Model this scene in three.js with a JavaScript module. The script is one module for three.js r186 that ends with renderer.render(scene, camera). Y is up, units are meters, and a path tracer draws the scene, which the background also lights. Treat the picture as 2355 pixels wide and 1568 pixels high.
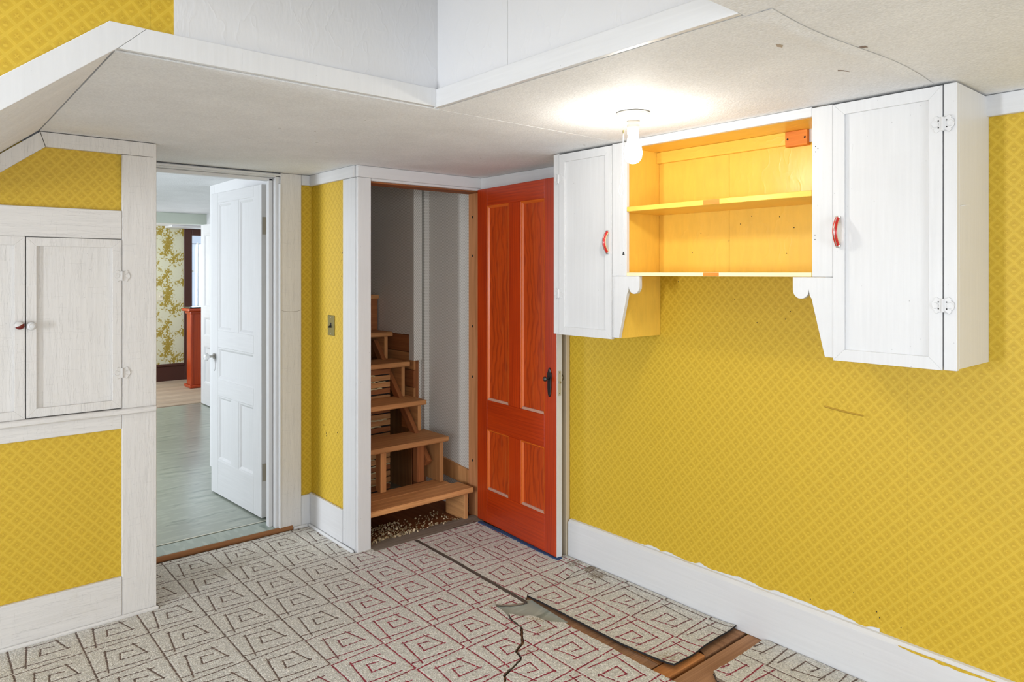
import * as THREE from 'three';
import { mergeGeometries } from 'three/addons/utils/BufferGeometryUtils.js';
import { RectAreaLightUniformsLib } from 'three/addons/lights/RectAreaLightUniformsLib.js';

// ------------------------------------------------------------------ camera, sky, daylight, exposure
const scene = new THREE.Scene();
const camera = new THREE.PerspectiveCamera(2 * Math.atan(784 / 1631.6) * 180 / Math.PI, 2355 / 1568, 0.05, 60);
camera.position.set(0, 1.45, 0);
camera.lookAt(Math.cos(0.8633), 1.45, -Math.sin(0.8633));
camera.setViewOffset(2355, 1568, 0, 157.3, 2355, 1568);   // the lens is shifted: walls stay upright
scene.background = new THREE.Color(0.62, 0.75, 0.95);

const renderer = new THREE.WebGLRenderer({ antialias: true });
renderer.toneMapping = THREE.LinearToneMapping;
renderer.toneMappingExposure = 1.0;
renderer.shadowMap.enabled = true;

RectAreaLightUniformsLib.init();
const DAY = new THREE.Color(0.91, 0.96, 1.03);
function daylight(w, h, pos, target, nits, color = DAY) {      // daylight standing in a window opening
  const l = new THREE.RectAreaLight(color, nits, w, h);
  l.position.set(...pos); l.lookAt(...target); scene.add(l); return l;
}
daylight(0.22, 1.05, [-3.19, 1.17, -1.57], [0, 1.17, -1.57], 118);     // narrow window of the left wall
daylight(1.40, 1.20, [-3.19, 1.30, 0.90], [0, 1.30, 0.90], 8.5);       // wide window of the left wall
daylight(1.30, 1.20, [0.80, 1.30, 2.59], [0.80, 1.30, 0], 10);        // window behind the camera
daylight(0.90, 0.95, [-0.72, 2.985, -1.41], [-0.72, 0, -1.4101], 6);   // roof window above the ceiling well
daylight(1.60, 1.30, [-1.59, 1.35, -5.70], [1, 1.35, -5.70], 12.5);     // window of the green-floored room
daylight(0.90, 1.20, [1.02, 1.40, -9.05], [3, 1.40, -9.05], 10);      // window of the far room
daylight(0.44, 0.92, [3.13, 1.47, -9.99], [3.13, 1.47, -8], 4, new THREE.Color(0.75, 0.88, 1));

// ------------------------------------------------------------------ helpers
let seed = 7;
const rnd = () => { seed = (seed + 0x6d2b79f5) | 0; let t = Math.imul(seed ^ (seed >>> 15), 1 | seed); t = (t + Math.imul(t ^ (t >>> 7), 61 | t)) ^ t; return ((t ^ (t >>> 14)) >>> 0) / 4294967296; };
const rr = (a, b) => a + (b - a) * rnd();
const clamp = (x, a = 0, b = 1) => Math.min(b, Math.max(a, x));
const mix = (a, b, t) => a + (b - a) * t;
const sstep = (a, b, x) => { const t = clamp((x - a) / (b - a)); return t * t * (3 - 2 * t); };
const hash = (x, y) => { let h = Math.imul(x, 374761393) + Math.imul(y, 668265263) | 0; h = Math.imul(h ^ (h >>> 13), 1274126177); return ((h ^ (h >>> 16)) >>> 0) / 4294967296; };
function vn(x, y, px = 4096, py = 4096, s = 0) {               // periodic value noise
  const xi = Math.floor(x), yi = Math.floor(y), fx = x - xi, fy = y - yi;
  const u = fx * fx * (3 - 2 * fx), v = fy * fy * (3 - 2 * fy);
  const x0 = ((xi % px) + px) % px + s * 131, x1 = (((xi + 1) % px) + px) % px + s * 131, y0 = ((yi % py) + py) % py, y1 = (((yi + 1) % py) + py) % py;
  return mix(mix(hash(x0, y0), hash(x1, y0), u), mix(hash(x0, y1), hash(x1, y1), u), v);
}
function fbm(x, y, px, py, o = 4, s = 0) { let a = 0, n = 0, w = 1; for (let i = 0; i < o; i++) { a += w * vn(x, y, px, py, s + i); n += w; w *= 0.5; x *= 2; y *= 2; px *= 2; py *= 2; } return a / n; }

function dataTex(w, h, f, srgb = true) {                      // f(u, v) -> [r, g, b] in 0..255
  const d = new Uint8Array(w * h * 4);
  for (let j = 0; j < h; j++) for (let i = 0; i < w; i++) { const c = f((i + 0.5) / w, (j + 0.5) / h), k = (j * w + i) * 4; d[k] = clamp(c[0], 0, 255); d[k + 1] = clamp(c[1], 0, 255); d[k + 2] = clamp(c[2], 0, 255); d[k + 3] = 255; }
  const t = new THREE.DataTexture(d, w, h); t.magFilter = THREE.LinearFilter; t.minFilter = THREE.LinearMipmapLinearFilter; t.generateMipmaps = true;
  t.wrapS = t.wrapT = THREE.RepeatWrapping; if (srgb) t.colorSpace = THREE.SRGBColorSpace; t.needsUpdate = true; return t;
}
function cnvTex(cv, srgb = true, rep = true) { const t = new THREE.CanvasTexture(cv); if (srgb) t.colorSpace = THREE.SRGBColorSpace; if (rep) t.wrapS = t.wrapT = THREE.RepeatWrapping; return t; }
function canvas(w, h) { const c = document.createElement('canvas'); c.width = w; c.height = h; return [c, c.getContext('2d')]; }
const perMetre = (t, w, h) => { t.repeat.set(1 / w, 1 / h); return t; };
const M = (o) => new THREE.MeshStandardMaterial({ roughness: 0.6, metalness: 0, ...o });
const P = (o) => new THREE.MeshPhysicalMaterial({ roughness: 0.5, metalness: 0, ...o });
const rgb = (r, g, b) => new THREE.Color().setRGB(r / 255, g / 255, b / 255, THREE.SRGBColorSpace);

// ------------------------------------------------------------------ materials
function crackCanvas(n, len, dark, blotch) {
  const [c, g] = canvas(1024, 1024); g.fillStyle = '#fff'; g.fillRect(0, 0, 1024, 1024);
  g.lineCap = 'round';
  for (let k = 0; k < n; k++) {
    let x = rnd() * 1024, y = rnd() * 1024; const steps = 3 + Math.floor(rnd() * len), hor = rnd() < 0.18;
    g.strokeStyle = `rgba(${dark},${rr(0.10, 0.5)})`; g.lineWidth = rr(0.5, 1.2); g.beginPath(); g.moveTo(x, y);
    for (let i = 0; i < steps; i++) { x += hor ? rr(3, 9) : rr(-3, 3); y += hor ? rr(-2.5, 2.5) : rr(6, 16); g.lineTo(x, y); } g.stroke();
  }
  for (let k = 0; k < blotch; k++) { const x = rnd() * 1024, y = rnd() * 1024, r = rr(0.8, 2.2); g.fillStyle = `rgba(60,52,45,${rr(0.15, 0.6)})`; g.beginPath(); g.ellipse(x, y, r, r * rr(0.4, 1.5), rnd() * 3, 0, 7); g.fill(); }
  return g.getImageData(0, 0, 1024, 1024).data;
}
function paintMaterial(tint, cracks, len, spots, rough, bump, s, grime) {
  const ck = crackCanvas(cracks, len, '88,78,68', spots);
  const ht = new Float32Array(1024 * 1024);
  const map = dataTex(1024, 1024, (u, v) => {
    const i = (Math.floor((1 - v) * 1024) * 1024 + Math.floor(u * 1024)) * 4;
    const st = (fbm(u * 90, v * 5, 90, 5, 3, s) - 0.5) * (grime > 0.02 ? 1 : 0.7), dirt = sstep(0.60, 0.78, fbm(u * 5, v * 5, 5, 5, 5, s + 9)), k = ck[i] / 255;
    const f = (1 + st * 0.045) * mix(1, 1 - grime, dirt) * mix(0.62, 1, k);
    ht[Math.floor(v * 1024) * 1024 + Math.floor(u * 1024)] = 0.45 + st * 0.5 - (1 - k) * 0.55;
    return [tint[0] * f, tint[1] * f * mix(1, 0.992, dirt * (grime > 0.02)), tint[2] * f * mix(1, 0.975, dirt * (grime > 0.02))];
  });
  const bm = dataTex(1024, 1024, (u, v) => { const h = 255 * ht[Math.floor(v * 1024) * 1024 + Math.floor(u * 1024)]; return [h, h, h]; }, false);
  return M({ map: perMetre(map, 0.7, 0.7), bumpMap: perMetre(bm, 0.7, 0.7), bumpScale: bump, roughness: rough });
}
const whitePaint = paintMaterial([216, 216, 216], 4, 4, 40, 0.42, 0.0006, 1, 0.006);      // cabinets, trim, doors
const oldPaint = paintMaterial([217, 214, 210], 1500, 16, 60, 0.5, 0.0009, 5, 0.03);        // crazed paint of the built-in cupboard
const plainWhite = M({ color: rgb(226, 226, 226), roughness: 0.45 });

const ceilTex = dataTex(1024, 1024, (u, v) => {
  const f = 1 + (fbm(u * 220, v * 220, 220, 220, 2, 2) - 0.5) * 0.09 + (fbm(u * 6, v * 6, 6, 6, 4, 3) - 0.5) * 0.07;
  return [230 * f, 231 * f, 232 * f];
});
const ceilBump = dataTex(1024, 1024, (u, v) => { const h = 255 * (0.6 * fbm(u * 190, v * 190, 190, 190, 2, 12) + 0.4 * fbm(u * 14, v * 14, 14, 14, 4, 15)); return [h, h, h]; }, false);
const ceilingMat = M({ map: perMetre(ceilTex, 0.9, 0.9), bumpMap: perMetre(ceilBump, 0.9, 0.9), bumpScale: 0.0015, roughness: 0.75 });
const wellBump = dataTex(1024, 1024, (u, v) => {
  const a = fbm(u * 5 + fbm(u * 6, v * 3, 6, 3, 3, 5) * 2, v * 2, 5, 2, 4, 22), ridge = 1 - Math.abs(a * 2 - 1);
  const h = 255 * (0.5 * Math.pow(ridge, 8) + 0.3 * fbm(u * 40, v * 12, 40, 12, 3, 31)); return [h, h, h];
}, false);
const wellMat = M({ color: rgb(218, 218, 219), bumpMap: perMetre(wellBump, 0.9, 0.9), bumpScale: 0.0011, roughness: 0.4 });

// yellow diamond wallpaper: a strip of 11 columns (0.48 m) by 10 rows (0.47 m)
const WP = { nx: 11, ny: 10, w: 0.48, h: 0.47 };
function paperCell(u, v) {
  const X = u * WP.nx, Y = v * WP.ny, a = X + Y - 0.5, b = X - Y - 0.5;
  const da = Math.abs(a - Math.round(a)), db = Math.abs(b - Math.round(b)), d = Math.min(da, db);
  const band = 1 - sstep(0.075, 0.115, d), edge = Math.exp(-Math.pow((d - 0.088) / 0.02, 2)) * (0.6 + 0.4 * Math.sin((da < db ? b : a) * 70));
  const cx = X - Math.round(X), cy = Y - Math.round(Y), ex = X - 0.5 - Math.round(X - 0.5), ey = Y - 0.5 - Math.round(Y - 0.5);
  let m = 0, dk = 0;
  const oval = sstep(1.2, 0.8, Math.hypot(cx / 0.11, (cy + 0.06) / 0.065)); m += oval;                       // oval fruit
  for (const [px, py] of [[-0.07, 0.09], [0.02, 0.12], [0.08, 0.07], [-0.02, 0.05]]) dk += sstep(1, 0.4, Math.hypot(cx - px, cy - py) / 0.035);
  const q = Math.min(Math.abs(ex - ey), Math.abs(ex + ey)); m += sstep(0.05, 0.02, q) * sstep(0.15, 0.10, Math.hypot(ex, ey)) * 0.9;  // small cross
  for (const [px, py] of [[-0.11, 0.03], [0.11, 0.0], [0.02, 0.12], [0.03, -0.12]]) dk += sstep(1, 0.4, Math.hypot(ex - px, ey - py) / 0.04);
  return [band, edge, m, dk, d];
}
const paperTex = dataTex(1408, 1280, (u, v) => {
  const [band, edge, m, dk, d] = paperCell(u, v);
  const t = clamp(band * 0.42 + edge * 0.5 + m * 0.5), s = 1 + (fbm(u * 60, v * 60, 60, 60, 3, 40) - 0.5) * 0.05;
  const inner = sstep(0.12, 0.3, d) * (1 - m) * 5;
  const seam = u < 0.0022 ? 0.93 : 1;
  return [(mix(202, 218, t) - inner - dk * 9) * s * seam, (mix(166, 185, t) - inner - dk * 11) * s * seam, (mix(34, 64, t) - dk * 12) * s * seam];
});
const paperBump = dataTex(704, 640, (u, v) => { const [band, edge, m] = paperCell(u, v); const h = 255 * (0.3 + 0.25 * band + 0.2 * edge + 0.25 * m + 0.12 * (fbm(u * 40, v * 40, 40, 40, 3, 50) - 0.5)); return [h, h, h]; }, false);
const paperMat = M({ map: perMetre(paperTex, WP.w, WP.h), bumpMap: perMetre(paperBump, WP.w, WP.h), bumpScale: 0.0003, roughness: 0.55 });

// woods: grain along v
function woodTex(w, h, light, dark, freq, warp, fine, s) {
  return dataTex(w, h, (u, v) => {
    const n = fbm(u * 4, v * 2, 4, 2, 3, s), r = 0.5 + 0.5 * Math.sin((u * freq + n * warp) * Math.PI * 2);
    const fib = fbm(u * 150, v * 5, 150, 5, 2, s + 7), patch = vn(u * 5, v * 3, 5, 3, s + 13);
    const t = clamp(r * r * 0.2 + 0.07 + (fib - 0.5) * fine + (patch - 0.5) * 0.4 + 0.3);
    return [mix(light[0], dark[0], t), mix(light[1], dark[1], t), mix(light[2], dark[2], t)];
  });
}
const redTex = woodTex(512, 1024, [200, 66, 6], [150, 36, 2], 16, 1.3, 0.7, 60);
const redMat = P({ map: perMetre(redTex, 0.6, 1.6), roughness: 0.4, clearcoat: 0.3, clearcoatRoughness: 0.18 });
const redPanelTex = (() => {                                  // dull scuffed varnish over wavy grain
  const base = [196, 72, 12], dk = [140, 38, 4];
  return dataTex(512, 1024, (u, v) => {
    const n = fbm(u * 3, v * 3, 3, 3, 4, 70), r = 0.5 + 0.5 * Math.sin((u * 7 + n * 4) * 6.283), fib = fbm(u * 140, v * 8, 140, 8, 3, 77);
    const t = clamp(Math.pow(r, 3) * 0.42 + (fib - 0.4) * 0.8), scuff = sstep(0.62, 0.8, fbm(u * 26, v * 4, 26, 4, 4, 81)) * 0.45;
    return [mix(mix(base[0], dk[0], t), 190, scuff), mix(mix(base[1], dk[1], t), 104, scuff), mix(mix(base[2], dk[2], t), 62, scuff)];
  });
})();
const redPanelMat = P({ map: perMetre(redPanelTex, 0.32, 0.9), roughness: 0.42, clearcoat: 0.2, clearcoatRoughness: 0.3 });
const moldMat = P({ color: rgb(214, 98, 26), roughness: 0.28, clearcoat: 0.7, clearcoatRoughness: 0.12 });
const stairTex = woodTex(512, 1024, [218, 162, 106], [170, 116, 68], 9, 1.2, 0.8, 90);
const stairMats = [1, 0.86, 1.1].map((k) => M({ map: perMetre(stairTex, 0.5, 1.2), color: new THREE.Color(k, k * 0.97, k * 0.93), roughness: 0.7 }));
const darkWoodMat = M({ map: perMetre(stairTex, 0.5, 1.2), color: new THREE.Color(0.55, 0.38, 0.28), roughness: 0.75 });
const jambMat = M({ map: perMetre(stairTex, 0.5, 1.2), color: new THREE.Color(0.95, 0.85, 0.9), roughness: 0.7 });
const plankTex = woodTex(512, 1024, [178, 134, 98], [132, 92, 62], 8, 1.0, 0.9, 110);
const plankMats = [1, 0.9, 1.05].map((k) => M({ map: perMetre(plankTex, 0.4, 1.1), color: new THREE.Color(k, k * 0.98, k * 0.96), roughness: 0.8 }));
const freshWood = M({ map: perMetre(plankTex, 0.4, 1.1), color: new THREE.Color(1.25, 0.95, 0.55), roughness: 0.7 });
const paleTex = woodTex(512, 1024, [196, 178, 156], [160, 136, 112], 7, 1.0, 1.0, 130);
const paleMats = [1, 0.9].map((k) => M({ map: perMetre(paleTex, 0.5, 1.4), color: new THREE.Color(k, k, k), roughness: 0.65 }));
const brownPaint = M({ color: rgb(72, 38, 30), roughness: 0.45 });
const newelMat = P({ map: perMetre(redTex, 0.3, 0.9), color: new THREE.Color(0.9, 1.15, 0.9), roughness: 0.45, clearcoat: 0.3 });

// cabinet inside
const yellowTex = (c, s) => dataTex(512, 512, (u, v) => { const f = 1 + (fbm(u * 40, v * 8, 40, 8, 3, s) - 0.5) * 0.05 + (fbm(u * 5, v * 5, 5, 5, 3, s + 3) - 0.5) * 0.05; return [c[0] * f, c[1] * f, c[2] * f]; });
const yellowPaint = P({ map: perMetre(yellowTex([242, 199, 84], 140), 0.5, 0.5), bumpMap: perMetre(wellBump, 0.35, 0.35), bumpScale: 0.0008, roughness: 0.33 });   // one paint for the whole inside
const wornCream = M({ map: perMetre(yellowTex([238, 222, 180], 160), 0.5, 0.5), roughness: 0.5 });      // edge with the yellow worn off
const orangeRaw = M({ map: perMetre(woodTex(256, 512, [232, 142, 48], [204, 108, 24], 3, 1.5, 0.8, 170), 0.3, 0.3), roughness: 0.6 });

// small trellis paper of the stair
const trellis = (base, line) => dataTex(512, 512, (u, v) => {
  const X = u * 8, Y = v * 8, a = Math.abs(X + Y - Math.round(X + Y)), b = Math.abs(X - Y - Math.round(X - Y)), d = Math.min(a, b);
  const cx = X - 0.5 - Math.round(X - 0.5), cy = Y - Math.round(Y), ox = X - Math.round(X), oy = Y - 0.5 - Math.round(Y - 0.5);
  const t = Math.max(sstep(0.11, 0.05, d), 0.8 * sstep(0.1, 0.05, Math.min(Math.hypot(cx, cy), Math.hypot(ox, oy)))), s = 1 + (fbm(u * 20, v * 20, 20, 20, 3, 180) - 0.5) * 0.06;
  return [mix(base[0], line[0], t) * s, mix(base[1], line[1], t) * s, mix(base[2], line[2], t) * s];
});
const trellisMat = M({ map: perMetre(trellis([236, 234, 228], [160, 154, 142]), 0.13, 0.15), roughness: 0.8 });

// marbled linoleum, streaks along x
const linoTex = dataTex(1024, 1024, (u, v) => {
  const w = fbm(u * 3, v * 3, 3, 3, 3, 200), n = fbm(u * 3 + w, v * 16 + w * 3, 3, 16, 5, 205), m = fbm(u * 8, v * 30, 8, 30, 3, 212), big = fbm(u * 2, v * 2, 2, 2, 3, 220);
  const k = sstep(0.56, 0.72, n) * 0.6, l = sstep(0.5, 0.32, m) * 0.5, f = 0.93 + big * 0.14;
  return [mix(mix(170, 122, k), 196, l) * f, mix(mix(176, 134, k), 202, l) * f, mix(mix(164, 122, k), 188, l) * f];
});
const linoMat = P({ color: new THREE.Color(0.72, 0.74, 0.72), map: perMetre(linoTex, 1.6, 1.6), roughness: 0.28, clearcoat: 0.2, clearcoatRoughness: 0.2 });
const threshMat = M({ map: perMetre(linoTex, 0.9, 0.9), color: new THREE.Color(0.8, 0.85, 0.88), roughness: 0.45 });
const wornNose = M({ map: perMetre(stairTex, 0.4, 0.8), color: new THREE.Color(0.48, 0.40, 0.34), roughness: 0.7 });
const toileTex = dataTex(1024, 1024, (u, v) => {
  const cl = fbm(u * 5, v * 6, 5, 6, 4, 241), lf = fbm(u * 34, v * 38, 34, 38, 3, 245), fine = vn(u * 130, v * 140, 130, 140, 250);
  const col = 0.06 * Math.cos((u * 2 + 0.2 * Math.sin(v * 12.57)) * 6.283), a = cl * 0.55 + lf * 0.45 + col;
  const k = clamp(sstep(0.485, 0.56, a) * (0.62 + 0.5 * fine) + sstep(0.43, 0.5, a) * 0.3 * sstep(0.55, 0.7, fine));
  return [mix(216, 158, k), mix(214, 132, k), mix(186, 34, k)];
});
const toileMat = M({ map: perMetre(toileTex, 0.52, 0.66), roughness: 0.75 });

const steel = M({ color: rgb(175, 172, 165), metalness: 0.9, roughness: 0.35 });
const chrome = M({ color: rgb(225, 222, 215), metalness: 1, roughness: 0.15 });
const blackIron = P({ color: rgb(18, 18, 22), roughness: 0.3, clearcoat: 0.6, clearcoatRoughness: 0.2 });
const darkGap = M({ color: rgb(40, 34, 30), roughness: 0.95 });
const brassDull = M({ color: rgb(128, 118, 70), metalness: 0.6, roughness: 0.45 });
const redPlastic = P({ color: rgb(190, 24, 16), roughness: 0.25, clearcoat: 0.5 });
const creamPlastic = M({ color: rgb(226, 196, 150), roughness: 0.5 });
const ivory = M({ color: rgb(222, 214, 190), roughness: 0.4 });
const carpetPlain = M({ color: rgb(196, 192, 184), roughness: 0.95 });
const holeMat = M({ color: rgb(38, 34, 32), roughness: 0.9 });

// ------------------------------------------------------------------ geometry helpers
const taken = new Map();
const numbered = (n) => { const k = taken.get(n) || 0; taken.set(n, k + 1); return k ? `${n}_${String(k).padStart(3, '0')}` : n; };
function mesh(name, geo, mat, parent, label) {
  const m = new THREE.Mesh(geo, mat); m.name = name; m.castShadow = m.receiveShadow = true; if (label) m.userData.label = label; parent.add(m); return m;
}
function thing(name, label, category, extra = {}) { const g = new THREE.Group(); g.name = numbered(name); g.userData = { label, category, ...extra }; scene.add(g); return g; }
function solo(name, label, category, geo, mat, extra = {}) { const m = mesh(numbered(name), geo, mat, scene); m.userData = { label, category, ...extra }; return m; }
const STR = { kind: 'structure' };

// box with chamfered edges, uv in metres, grain (v) along the longest side; wall = true keeps uv = (horizontal, height)
function cb(x0, x1, y0, y1, z0, z1, c = 0.0015, opt = {}) {
  const lo = [x0, y0, z0], hi = [x1, y1, z1], dim = [x1 - x0, y1 - y0, z1 - z0]; c = Math.min(c, Math.min(...dim) * 0.45);
  const long = opt.grain ?? dim.indexOf(Math.max(...dim)), pos = [], nor = [], uv = [], ou = opt.wall ? 0 : rnd() * 3, ov = opt.wall ? 0 : rnd() * 3, ctr = [(x0 + x1) / 2, (y0 + y1) / 2, (z0 + z1) / 2];
  const pt = (s, ax) => [0, 1, 2].map((i) => (s[i] > 0 ? hi[i] - (i === ax ? 0 : c) : lo[i] + (i === ax ? 0 : c)));
  const tri = (a, b, d, ax) => {
    const A = new THREE.Vector3(...a), n = new THREE.Vector3(...b).sub(A).cross(new THREE.Vector3(...d).sub(A)).normalize();
    const out = n.dot(new THREE.Vector3((a[0] + b[0] + d[0]) / 3 - ctr[0], (a[1] + b[1] + d[1]) / 3 - ctr[1], (a[2] + b[2] + d[2]) / 3 - ctr[2])) >= 0;
    if (!out) n.negate();
    for (const p of out ? [a, b, d] : [a, d, b]) {
      pos.push(...p); nor.push(n.x, n.y, n.z);
      const [i, j] = ax === 0 ? [2, 1] : ax === 1 ? [0, 2] : [0, 1];
      if (opt.wall) uv.push(p[i], p[j]); else if (long === i) uv.push(p[j] + ou, p[i] + ov); else uv.push(p[i] + ou, p[j] + ov);
    }
  };
  const quad = (a, b, d, e, ax) => { tri(a, b, d, ax); tri(a, d, e, ax); };
  const S = [-1, 1];
  for (let a = 0; a < 3; a++) { const b = (a + 1) % 3, d = (a + 2) % 3; for (const s of S) { const v = (p, q) => { const k = [0, 0, 0]; k[a] = s; k[b] = p; k[d] = q; return pt(k, a); }; quad(v(-1, -1), v(1, -1), v(1, 1), v(-1, 1), a); } }
  if (c > 0) {
    for (let a = 0; a < 3; a++) { const b = (a + 1) % 3, d = (a + 2) % 3; for (const s of S) for (const t of S) { const v = (q, ax) => { const k = [0, 0, 0]; k[a] = s; k[b] = t; k[d] = q; return pt(k, ax); }; quad(v(-1, a), v(1, a), v(1, b), v(-1, b), a); } }
    for (const s of S) for (const t of S) for (const q of S) tri(pt([s, t, q], 0), pt([s, t, q], 1), pt([s, t, q], 2), 0);
  }
  const g = new THREE.BufferGeometry(); g.setAttribute('position', new THREE.Float32BufferAttribute(pos, 3)); g.setAttribute('normal', new THREE.Float32BufferAttribute(nor, 3)); g.setAttribute('uv', new THREE.Float32BufferAttribute(uv, 2)); return g;
}
const wb = (x0, x1, y0, y1, z0, z1) => cb(x0, x1, y0, y1, z0, z1, 0, { wall: true });
const flat = (g) => { const n = g.index ? g.toNonIndexed() : g; if (!n.attributes.uv) n.setAttribute('uv', new THREE.Float32BufferAttribute(new Float32Array(n.attributes.position.count * 2), 2)); return n; };
const merge = (a) => mergeGeometries(a.map(flat));
// polygon (a, b) extruded; plane 'zy' stands on x = at with (z, y) points, thickness towards +x; 'xy' stands on z = at, thickness towards -z; 'xz' lies on y = at, thickness upwards
function prism(pts, plane, at, t, bevel = 0.0008) {
  const area = pts.reduce((s, p, i) => { const q = pts[(i + 1) % pts.length]; return s + p[0] * q[1] - q[0] * p[1]; }, 0);
  const s = new THREE.Shape((area < 0 ? [...pts].reverse() : pts).map((p) => new THREE.Vector2(p[0], p[1])));
  const g = new THREE.ExtrudeGeometry(s, { depth: t - 2 * bevel, bevelEnabled: bevel > 0, bevelThickness: bevel, bevelSize: bevel, bevelOffset: -bevel, bevelSegments: 1, steps: 1, curveSegments: 12 });
  g.translate(0, 0, bevel);
  if (plane === 'zy') { g.applyMatrix4(new THREE.Matrix4().set(0, 0, -1, at + t, 0, 1, 0, 0, 1, 0, 0, 0, 0, 0, 0, 1)); }
  if (plane === 'xy') g.translate(0, 0, at - t);
  if (plane === 'xz') { g.applyMatrix4(new THREE.Matrix4().set(1, 0, 0, 0, 0, 0, -1, at + t, 0, 1, 0, 0, 0, 0, 0, 1)); }
  return g;
}
function tube(pts, r, seg = 24, rad = 8) { return new THREE.TubeGeometry(new THREE.CatmullRomCurve3(pts.map((p) => new THREE.Vector3(...p))), seg, r, rad, false); }
const lathe = (pts, n = 32) => new THREE.LatheGeometry(pts.map((p) => new THREE.Vector2(p[0], p[1])), n);
const place = (g, x, y, z) => g.translate(x, y, z);

// ------------------------------------------------------------------ the room shell
const XW = 2.59, CY = 2.005;
// floor: dark ground, sub-floor under the carpet, bare planks beside it
const floor = thing('floor', 'old bare board floor under the torn carpet', 'floor', STR);
mesh('ground', wb(-3.4, 2.72, -0.16, -0.06, -4.55, 2.75), darkGap, floor);
mesh('underlay', wb(-3.4, 1.55, -0.06, 0, -3.99, 2.75), carpetPlain, floor);
mesh('underlay', wb(1.55, XW, -0.06, 0, -3.99, -2.55), darkWoodMat, floor);
mesh('underlay', wb(1.55, XW, -0.06, 0, -0.9, 2.75), carpetPlain, floor);
const gaps = [-2.55, -2.325, -2.09, -1.86, -1.643, -1.556, -1.33, -1.1, -0.9];
for (let i = 0; i < gaps.length - 1; i++) {
  const g = i === 5 ? 0.011 : 0.0022, a = gaps[i] + (i === 5 ? 0.007 : 0.001), b = gaps[i + 1] - (i === 4 ? 0.007 : 0.001);
  if (i === 4) { mesh('plank', cb(1.55, 2.055, -0.03, -0.001, a, b, 0.0015), plankMats[0], floor); mesh('plank', cb(2.062, 2.30, -0.026, 0.004, a + 0.008, b - 0.002, 0.003), freshWood, floor, 'short fresh coloured plank end'); mesh('plank', prism([[2.335, a + 0.002], [2.583, a + 0.002], [2.583, b], [2.30, b], [2.318, a + 0.05]], 'xz', -0.03, 0.029), plankMats[1], floor); }
  else if (i === 3) { mesh('plank', cb(1.55, 2.12, -0.03, 0.0, a, b, 0.0015), plankMats[1], floor); mesh('plank', cb(2.124, 2.583, -0.03, -0.001, a, b, 0.0015), freshWood, floor); }
  else mesh('plank', cb(1.55, 2.583, -0.03, rr(-0.0015, 0.0005), a, b, 0.0018), plankMats[i % 3], floor);
}

// right wall and what lies on it
const wallRight = solo('wall_right', 'yellow diamond patterned wallpaper wall with the white wall cabinets', 'wall', wb(XW, XW + 0.12, -0.1, 2.6, -3.42, 2.72), paperMat, STR);
const bbR = thing('baseboard_right', 'wide white painted baseboard along the yellow wall', 'baseboard', STR);
mesh('board', cb(2.566, XW - 0.001, 0.0, 0.182, -2.565, 2.58, 0.003), whitePaint, bbR);
mesh('cap', prism([[2.568, 0], [2.5895, 0], [2.5895, 0.012], [2.578, 0.010]].map(([x, y]) => [x, y]), 'xy', 0, 5.14, 0).applyMatrix4(new THREE.Matrix4().makeTranslation(0, 0.182, 2.58)), whitePaint, bbR);
solo('trim_1', 'white painted crown board along the top of the yellow wall', 'trim', cb(2.57, XW - 0.001, 1.938, CY - 0.001, -3.29, 2.58, 0.002), whitePaint, STR);
solo('trim_2', 'beige upright board on the wall behind the red door', 'trim', cb(2.562, XW - 0.001, 0.002, 1.936, -2.74, -2.57, 0.003), M({ color: rgb(206, 192, 168), roughness: 0.55 }), STR);

// ragged paint and paper where the wall meets the baseboard
const ragged = (z0, z1, y0, ya, yb, up) => { const top = [], n = Math.round((z1 - z0) / 0.012); for (let i = 0; i <= n; i++) top.push([mix(z0, z1, i / n), mix(ya, yb, fbm(i * 0.23, 3 + z0, 4096, 4096, 3, 400)) + rr(-0.0012, 0.0012)]); return [...top, [z1, y0], [z0, y0]]; };
mesh('paint_edge', prism(ragged(-2.15, -1.05, 0.178, 0.186, 0.214), 'zy', 2.5884, 0.0012, 0), whitePaint, bbR);
mesh('paper_flap', prism(ragged(-0.98, -0.50, 0.1835, 0.1835 - 0.016, 0.1835 + 0.004), 'zy', 2.5648, 0.0008, 0), paperMat, bbR, 'torn wallpaper edge hanging over the baseboard');
for (const [y, z] of [[0.26, -1.06], [0.243, -1.05], [0.30, -1.14], [1.34, -1.62], [1.27, -1.40], [1.25, -1.52], [1.30, -1.38], [0.235, -0.98], [1.41, -1.90], [0.22, -1.30]]) mesh('nail_hole', place(new THREE.SphereGeometry(0.0022, 6, 5).scale(0.25, rr(0.8, 1.6), 1), XW, y, z), holeMat, wallRight);
mesh('scuff', tube([[XW - 0.0002, 0.955, -1.245], [XW - 0.0004, 0.949, -1.20], [XW - 0.0004, 0.944, -1.15], [XW - 0.0002, 0.941, -1.105]], 0.0035, 16, 6).scale(1, 1, 1), M({ color: rgb(176, 140, 38), roughness: 0.7 }), wallRight);

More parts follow.
